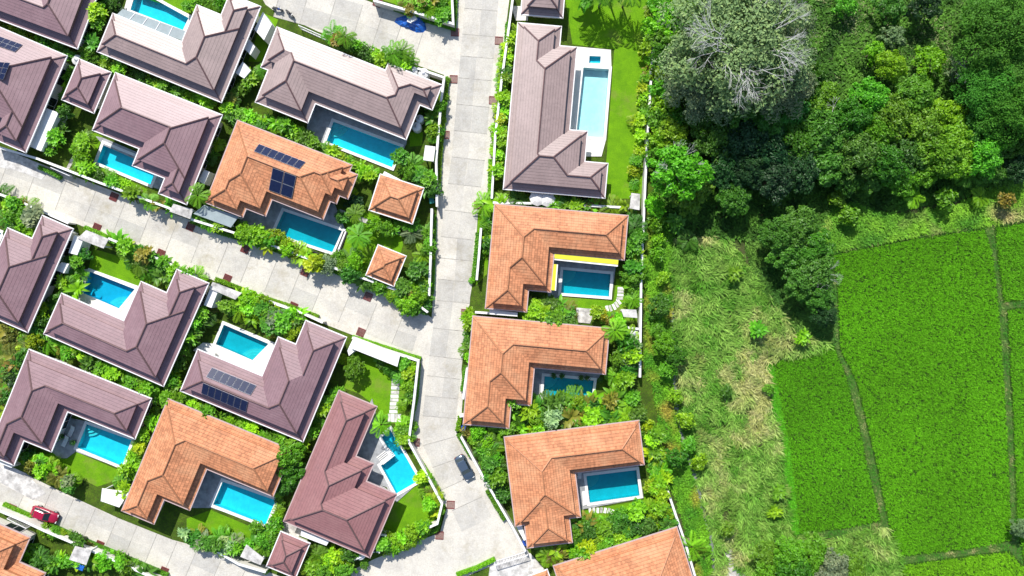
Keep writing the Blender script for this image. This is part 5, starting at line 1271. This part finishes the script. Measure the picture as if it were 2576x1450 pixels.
# ------------------------------------------------------------------ street things 
def grate_mesh():
    m = MB(); L = 1.15
    for s_ in (-1, 1): m.box((s_*L/2, 0, .045), (.08, L+.08, .09)); m.box((0, s_*L/2, .045), (L-.08, .08, .09))
    for i in range(7): m.box((-L/2+.15+i*.142, 0, .05), (.07, L-.08, .05))
    return m
g0 = None
GR = [(1145,82),(1255,103),(1141,200),(1240,253),(1121,340),(287,496),(480,571),(244,573),(405,638),(572,701),(617,627),(768,685),(738,771),(908,836),(926,747),(1202,516),(1170,788),(1134,1270),(1046,1113),(30,1279),(251,1371),(413,1437),(1106,1347),(950,8)]
GL = ['at the corner of the top plot','beside the upper right road edge','by the beige villa wall corner','beside the road west of long villa','low on the beige villa wall','in shade below the mauve pool garden','by the louvred carport','by the gate slab at left','behind the deep blue pool lawn','at the tip of the pool villa','under the infinity pool hedge','below the round variegated tree','by the teal pool trees','by the long white slab roof','near the smaller orange pavilion','by the spiky palm at road bend','by the yellow awning villa foot','at the odd pool garden corner','by the odd pool garden wall','beside the red car','south of the lower left road','at the bottom left road edge','at the bottom road corner','under the top corner plot wall']
for (x, y), d in zip(GR, GL):
    if g0 is None:
        g0 = grate_mesh().build('drain_grate', M['drain']); o = g0
    else: o = g0.copy(); C.objects.link(o)
    X, Y = P(x, y); o.location = (X, Y, .027); o.rotation_euler = (0, 0, -.4 if x < 1030 else -.05); tag(o, 'rust red drain grate '+d, 'drain grate', 'rust red drain grates')
def water_tank(x, y, r_, h, label, z0=0, grp='round water tanks'):
    X, Y = P(x, y, h); o = root('water_tank', (X, Y, z0), label, 'water tank', grp)
    m = MB(); m.lathe((X, Y, z0), [(r_*.96, 0), (r_, .1), (r_, h*.8), (r_*.9, h*.9), (r_*.45, h*.985), (.22, h)], 20); m.build('tank_body', M['tank'], o)
    m = MB(); m.lathe((X, Y, z0), [(.27, h-.03), (.27, h+.06), (.05, h+.10)], 14); m.build('lid', M['metal'], o)
for a in [(191,150,.85,1.9,'round white tank above the small mauve pavilion'),(1065,184,.85,1.8,'white tank beside the beige villa tip'),(1039,178,.75,1.8,'second white tank left of the one at the beige villa tip'),
          (1047,318,.75,1.7,'grey white tank in the shade of the beige villa'),(1055,298,.65,1.7,'upper shaded tank east of the beige villa'),(1596,842,.8,1.8,'white tank by the long wall east of middle orange villa'),(1570,834,.5,1.5,'small white tank left of the east wall tank'),
          (877,1407,.95,1.8,'larger white round tank by the bottom wall'),(905,1398,.85,1.8,'shaded round tank next to the larger bottom tank')]: water_tank(*a)
def parasol(x, y, label):
    X, Y = P(x, y, 2.4); o = root('parasol', (X, Y, 0), label, 'parasol', 'white parasols')
    m = MB(); m.lathe((X, Y, 0), [(1.25, 2.15), (.7, 2.42), (.04, 2.62)], 8); m.build('parasol_cover', M['coping'], o)
    m = MB(); m.tube((X, Y, 0), (X, Y, 2.5), .03, .03, 8); m.lathe((X, Y, 0), [(.28, 0), (.28, .1), (.05, .12)], 12); m.build('pole', M['metal'], o)
parasol(1347, 541-33, 'left white parasol in the gap below the long villa') if False else None
parasol(1352, 498, 'left white parasol below the long villa'); parasol(1377, 500, 'right white parasol below the long villa')
# pool side furniture
def lounger(x, y, rz, label):
    X, Y = P(x, y, .4); o = root('sun_lounger', (X, Y, .12), label, 'sun lounger', 'sun loungers by the pools'); ca, sa = math.cos(rz), math.sin(rz)
    R = lambda a, b: (X+a*ca-b*sa, Y+a*sa+b*ca)
    m = MB(); m.box((*R(-.3, 0), .42), (1.25, .62, .08), rz); m.build('seat', M['tank'], o)
    m = MB(); n = len(m.v)
    pts = [(*R(.33,-.31),.40),(*R(.95,-.31),.72),(*R(.95,.31),.72),(*R(.33,.31),.40),(*R(.33,-.31),.47),(*R(.93,-.31),.79),(*R(.93,.31),.79),(*R(.33,.31),.47)]
    m.v = pts; m.f = [(3,2,1,0),(4,5,6,7),(0,1,5,4),(1,2,6,5),(2,3,7,6),(3,0,4,7)]; m.m = [0]*6; m.build('backrest', M['tank'], o)
    for a in (-.8, .25):
        for b in (-.25, .25): m = MB(); m.box((*R(a, b), .25), (.06, .06, .26), rz); m.build('leg', M['metal'], o)
for x, y, r_, l in [(180,1085,1.1,'first beside the lower left mauve pool'),(165,1110,1.1,'second beside the lower left mauve pool'),(530,885,-.4,'at the left of the teal shaded pool deck'),(1458,1190,1.5,'by the lower orange villa pool')]:
    lounger(x, y, r_, 'white sun lounger '+l)
def planter(x, y, label, s_=.3):
    X, Y = P(x, y, .5); o = root('potted_plant', (X, Y, .12), label, 'potted plant', 'potted plants on terraces')
    m = MB(); m.lathe((X, Y, .12), [(s_*.7, 0), (s_, .45), (s_*.9, .46)], 12); m.build('pot', M['darkmetal'], o)
    me = np_mesh('foliage', [(*blob_leaves(120, (0, 0, .75), s_*1.6, .2, .9), 0)], [M['leaf']]); c = bpy.data.objects.new('foliage', me); C.objects.link(c); c.parent = o; c.color = (*TONE['dark'], 1)
for i, (x, y) in enumerate([(1393,945),(1413,946),(1462,950),(1477,951),(1510,955),(146,1104),(157,1098),(186,1113)]):
    planter(x, y, f"dark potted plant, {ORD[i]} of those on the pool terraces")
# stepping stones
def stones(t, pts, sz, rzf, desc):
    for i, (x, y) in enumerate(ZP(t, pts)):
        m = MB(); m.box((0, 0, .03), (sz[0], sz[1], .06), 0, taper=.96); o = m.build('stepping_stone', M['slab'] if i % 2 else M['whiteslab']); o.location = (x, y, 0); o.rotation_euler = (0, 0, rzf(i)); tag(o, f"pale stepping stone, {ORD[i]} {desc}", 'stepping stone', 'stones '+desc)
stones('G', [(1758,1165),(1757,1195),(1755,1225),(1750,1255),(1740,1285),(1722,1312),(1698,1332),(1665,1345),(1635,1350)], (1.0,.42), lambda i: -.05 if i < 4 else -.5-.1*i, 'along the curve by the yellow awning pool')
stones('I', [(1895,1030),(1892,1065),(1890,1100),(1888,1140),(1885,1175),(1882,1210),(1879,1245),(1877,1280),(1874,1315),(1838,1372),(1868,1372),(1898,1373),(1928,1374)], (1.3,.5), lambda i: 0 if i < 9 else 1.57, 'through the corner garden')
stones('N', [(755,850),(790,852),(825,855),(858,853),(892,855),(925,858),(955,870),(985,890)], (.42,.85), lambda i: -.1*i+.15, 'below the lower orange villa pool')
for i, a in enumerate([(95,295),(115,318)]): pass
m = MB()
for i in range(6):     # white slats across the odd pool
    a, b = ZP('M', [(30+i*11, 378+i*12-0), (140+i*11, 292+i*12)], .25); d = Vector(b)-Vector(a)
    m = MB(); m.box((*((Vector(a)+Vector(b))/2), .20), (d.length, .16, .08), math.atan2(d.y, d.x)); o = m.build('stepping_plank', M['coping']); tag(o, f"white plank, {ORD[i]} from the top across the odd shaped pool", 'plank', 'planks over the odd pool')
# blue tarp heap, bins
X, Y = P(1039, 51, .8); o = root('tarp_heap', (X, Y, 0), 'crumpled blue tarpaulin heap by the top road wall', 'tarpaulin')
N_ = 18; v = [(0, 0, 1.0)]; f = []
for q in range(1, 6):
    for i in range(N_):
        a = 2*math.pi*i/N_; rr = q/5*2.0*(1+.25*math.sin(3*a+q)+U(-.1, .1)); v.append((X+rr*math.cos(a)*1.15, Y+rr*math.sin(a)*.75, max(.03, 1.0*(1-(q/5)**1.6)+U(-.18, .18)*(1 if q < 5 else 0))))
v[0] = (X, Y, 1.0)
for i in range(N_):
    j = (i+1) % N_; f.append((0, 1+i, 1+j))
    for q in range(4): b = 1+q*N_; f.append((b+i, b+N_+i, b+N_+j)); f.append((b+i, b+N_+j, b+j))
make('cover', v, f, M['blue'], o)
m = MB(); m.box((X+.1, Y+.1, 1.0), (1.0, .7, .35), .5); m.box((X-.5, Y-.2, .85), (.7, .5, .4), -.4); m.build('load', M['tank'], o)
def bin_(x, y, mat, label):
    X, Y = P(x, y, 1); o = root('wheelie_bin', (X, Y, 0), label, 'bin', 'plastic bins')
    m = MB(); m.box((X, Y, .5), (.62, .68, .9), .2, taper=1.12); m.build('bin_body', mat, o)
    m = MB(); m.box((X, Y, .99), (.74, .8, .08), .2); m.build('lid', mat, o)
M['teal'] = plain('teal_plastic', (.02,.25,.22), .5); M['binblue'] = plain('blue_plastic', (.02,.08,.42), .45)
bin_(1270, 768, M['teal'], 'teal bin below the yellow awning villa'); bin_(1167, 1078, M['binblue'], 'blue bin at the foot of middle orange villa'); bin_(1321, 1367, M['binblue'], 'blue bin beside the pointed porch wing')
bin_(1086, 505, M['teal'], 'teal bin right of the larger orange pavilion')
X, Y = P(285, 1412+12, 1.6); post_canopy('K', [(655,1315),(765,1360),(745,1405),(635,1360)], 1.8, 'blue', 'blue ribbed shelter below the stained slab roof', name='shelter')
# motorbikes
def motorbike(x, y, rz, mat, label):
    X, Y = P(x, y, .6); o = root('motorbike', (X, Y, 0), label, 'motorbike', 'parked motorbikes'); ca, sa = math.cos(rz), math.sin(rz)
    R = lambda a, b, z: (X+a*ca-b*sa, Y+a*sa+b*ca, z)
    for a in (-.62, .62):
        m = MB(); m.tube(R(a, -.06, .3), R(a, .06, .3), .3, .3, 14); wl = m.build('wheel', M['black'], o)
        m = MB(); m.tube(R(a, -.07, .3), R(a, .07, .3), .16, .16, 10); m.build('rim', M['metal'], wl)
    m = MB(); m.tube(R(-.55, 0, .62), R(.25, 0, .5), .15, .17, 8); m.tube(R(.25, 0, .5), R(.52, 0, .85), .17, .12, 8); m.tube(R(.52, 0, .85), R(.62, 0, .3), .06, .05, 6); m.build('body', mat, o)
    m = MB(); m.box(R(-.22, 0, .8), (.72, .27, .10), rz); m.build('saddle', M['black'], o)
    m = MB(); m.tube(R(.45, -.36, 1.0), R(.45, .36, 1.0), .025, .025, 6); m.build('handlebar', M['darkmetal'], o)
    m = MB(); m.tube(R(.55, 0, .9), R(.68, 0, .88), .09, .11, 10); m.build('headlight', M['tank'], o)
motorbike(697, 22, -.2, M['binblue'], 'blue motorbike parked by the wall at the top road'); motorbike(728, 33, -.7, M['darkmetal'], 'dark motorbike parked beside the blue one')

# cars
def car(x, y, rz, paint, label, L=4.3, Wd=1.78):
    X, Y = P(x, y, 1.0); o = root('parked_car', (X, Y, 0), label, 'car'); ca, sa = math.cos(rz), math.sin(rz)
    R = lambda p_: (X+p_[0]*ca-p_[1]*sa, Y+p_[0]*sa+p_[1]*ca, p_[2]+.03)
    h = L/2; w_ = Wd/2
    # x (rear -> front), half width, sill z, belt z, deck z
    S = [(-h,.66,.42,.70,.78),(-h+.10,.84,.30,.80,.93),(-h+.5,.95,.26,.88,.98),(-h*.45,1.0,.24,.90,.97),(0,1.0,.24,.88,.95),(h*.42,.99,.24,.86,.93),(h*.62,.97,.25,.82,.90),(h-.38,.92,.28,.74,.80),(h-.10,.80,.32,.62,.68),(h,.60,.40,.52,.56)]
    m = MB(); rings = []
    for sx, k, z0, z1, z2 in S:
        ww = w_*k; rings.append([(sx,-ww*.86,z0),(sx,-ww,z0+.14),(sx,-ww*1.0,z1-.12),(sx,-ww*.93,z1),(sx,-ww*.55,z2),(sx,0,z2+.02),(sx,ww*.55,z2),(sx,ww*.93,z1),(sx,ww*1.0,z1-.12),(sx,ww,z0+.14),(sx,ww*.86,z0)])
    for r_ in rings: m.v += [R(p_) for p_ in r_]
    n = 11
    for i in range(len(S)-1):
        for j in range(n-1): a = i*n+j; m.f.append((a, a+1, a+n+1, a+n)[::-1]); m.m.append(0)
        m.f.append((i*n, i*n+n, i*n+2*n-1, i*n+n-1)[::-1]); m.m.append(0)
    m.f.append(tuple(range(n))); m.f.append(tuple(range((len(S)-1)*n, len(S)*n))[::-1]); m.m += [0, 0]
    m.build('body', paint, o, smooth=True)
    # greenhouse: base ring on the belt, upper ring at the roof
    bx = [(-h+.32,.80),(-h*.45,.90),(h*.10,.90),(h*.46,.78)]; tx = [(-h+.78,.68),(-h*.4,.74),(h*.02,.73),(h*.14,.66)]; zb, zt = .92, 1.40
    lo = [(x_, -w_*k, zb) for x_, k in bx]+[(x_, w_*k, zb) for x_, k in bx[::-1]]; hi = [(x_, -w_*k, zt) for x_, k in tx]+[(x_, w_*k, zt) for x_, k in tx[::-1]]
    names = ['side_window','side_window','side_window','windscreen','side_window','side_window','side_window','rear_window']
    for i in range(8):
        j = (i+1) % 8; m = MB(); m.poly([R(lo[i]), R(lo[j]), R(hi[j]), R(hi[i])]); m.build(names[i], M['glass'], o)
    for i in (0,1,3,4,6,7):     # pillars
        m = MB(); m.tube(R(lo[i]), R(hi[i]), .05, .05, 6); m.build('pillar', paint, o)
    m = MB(); k = len(hi); m.v = [R(p_) for p_ in hi]+[R((p_[0]*.93-.02, p_[1]*.84, zt+.06)) for p_ in hi]
    for i in range(8): j = (i+1) % 8; m.f.append((i, j, 8+j, 8+i)); m.m.append(0)
    m.f.append(tuple(range(8, 16))); m.m.append(0); m.build('roof', paint, o)
    for a in (-h*.62, h*.62):
        for s_ in (-1, 1):
            m = MB(); m.tube(R((a, s_*(w_-.20), .30)), R((a, s_*(w_+.01), .30)), .31, .31, 16); wh = m.build('wheel', M['black'], o)
            m = MB(); m.tube(R((a, s_*(w_-.02), .30)), R((a, s_*(w_+.02), .30)), .19, .19, 12); m.build('rim', M['metal'], wh)
    for s_ in (-1, 1):
        m = MB(); m.box(R((h-.16, s_*w_*.60, .60)), (.26, .34, .13), rz); m.build('headlight', M['tank'], o)
        m = MB(); m.box(R((-h+.07, s_*w_*.62, .76)), (.16, .3, .16), rz); m.build('tail_light', M['drain'], o)
        m = MB(); m.box(R((h*.36, s_*(w_+.08), .98)), (.12, .2, .13), rz); m.build('wing_mirror', paint, o)
    m = MB(); m.box(R((h-.01, 0, .42)), (.06, 1.2, .18), rz); m.build('grille', M['black'], o)
    return o
car(1168, 1178, math.radians(-62), M['bluecar'], 'dark blue grey car parked on the lower main road', L=4.1)
car(109, 1297, math.radians(-21), M['redcar'], 'red car parked on the lower left road', L=4.2, Wd=1.7)
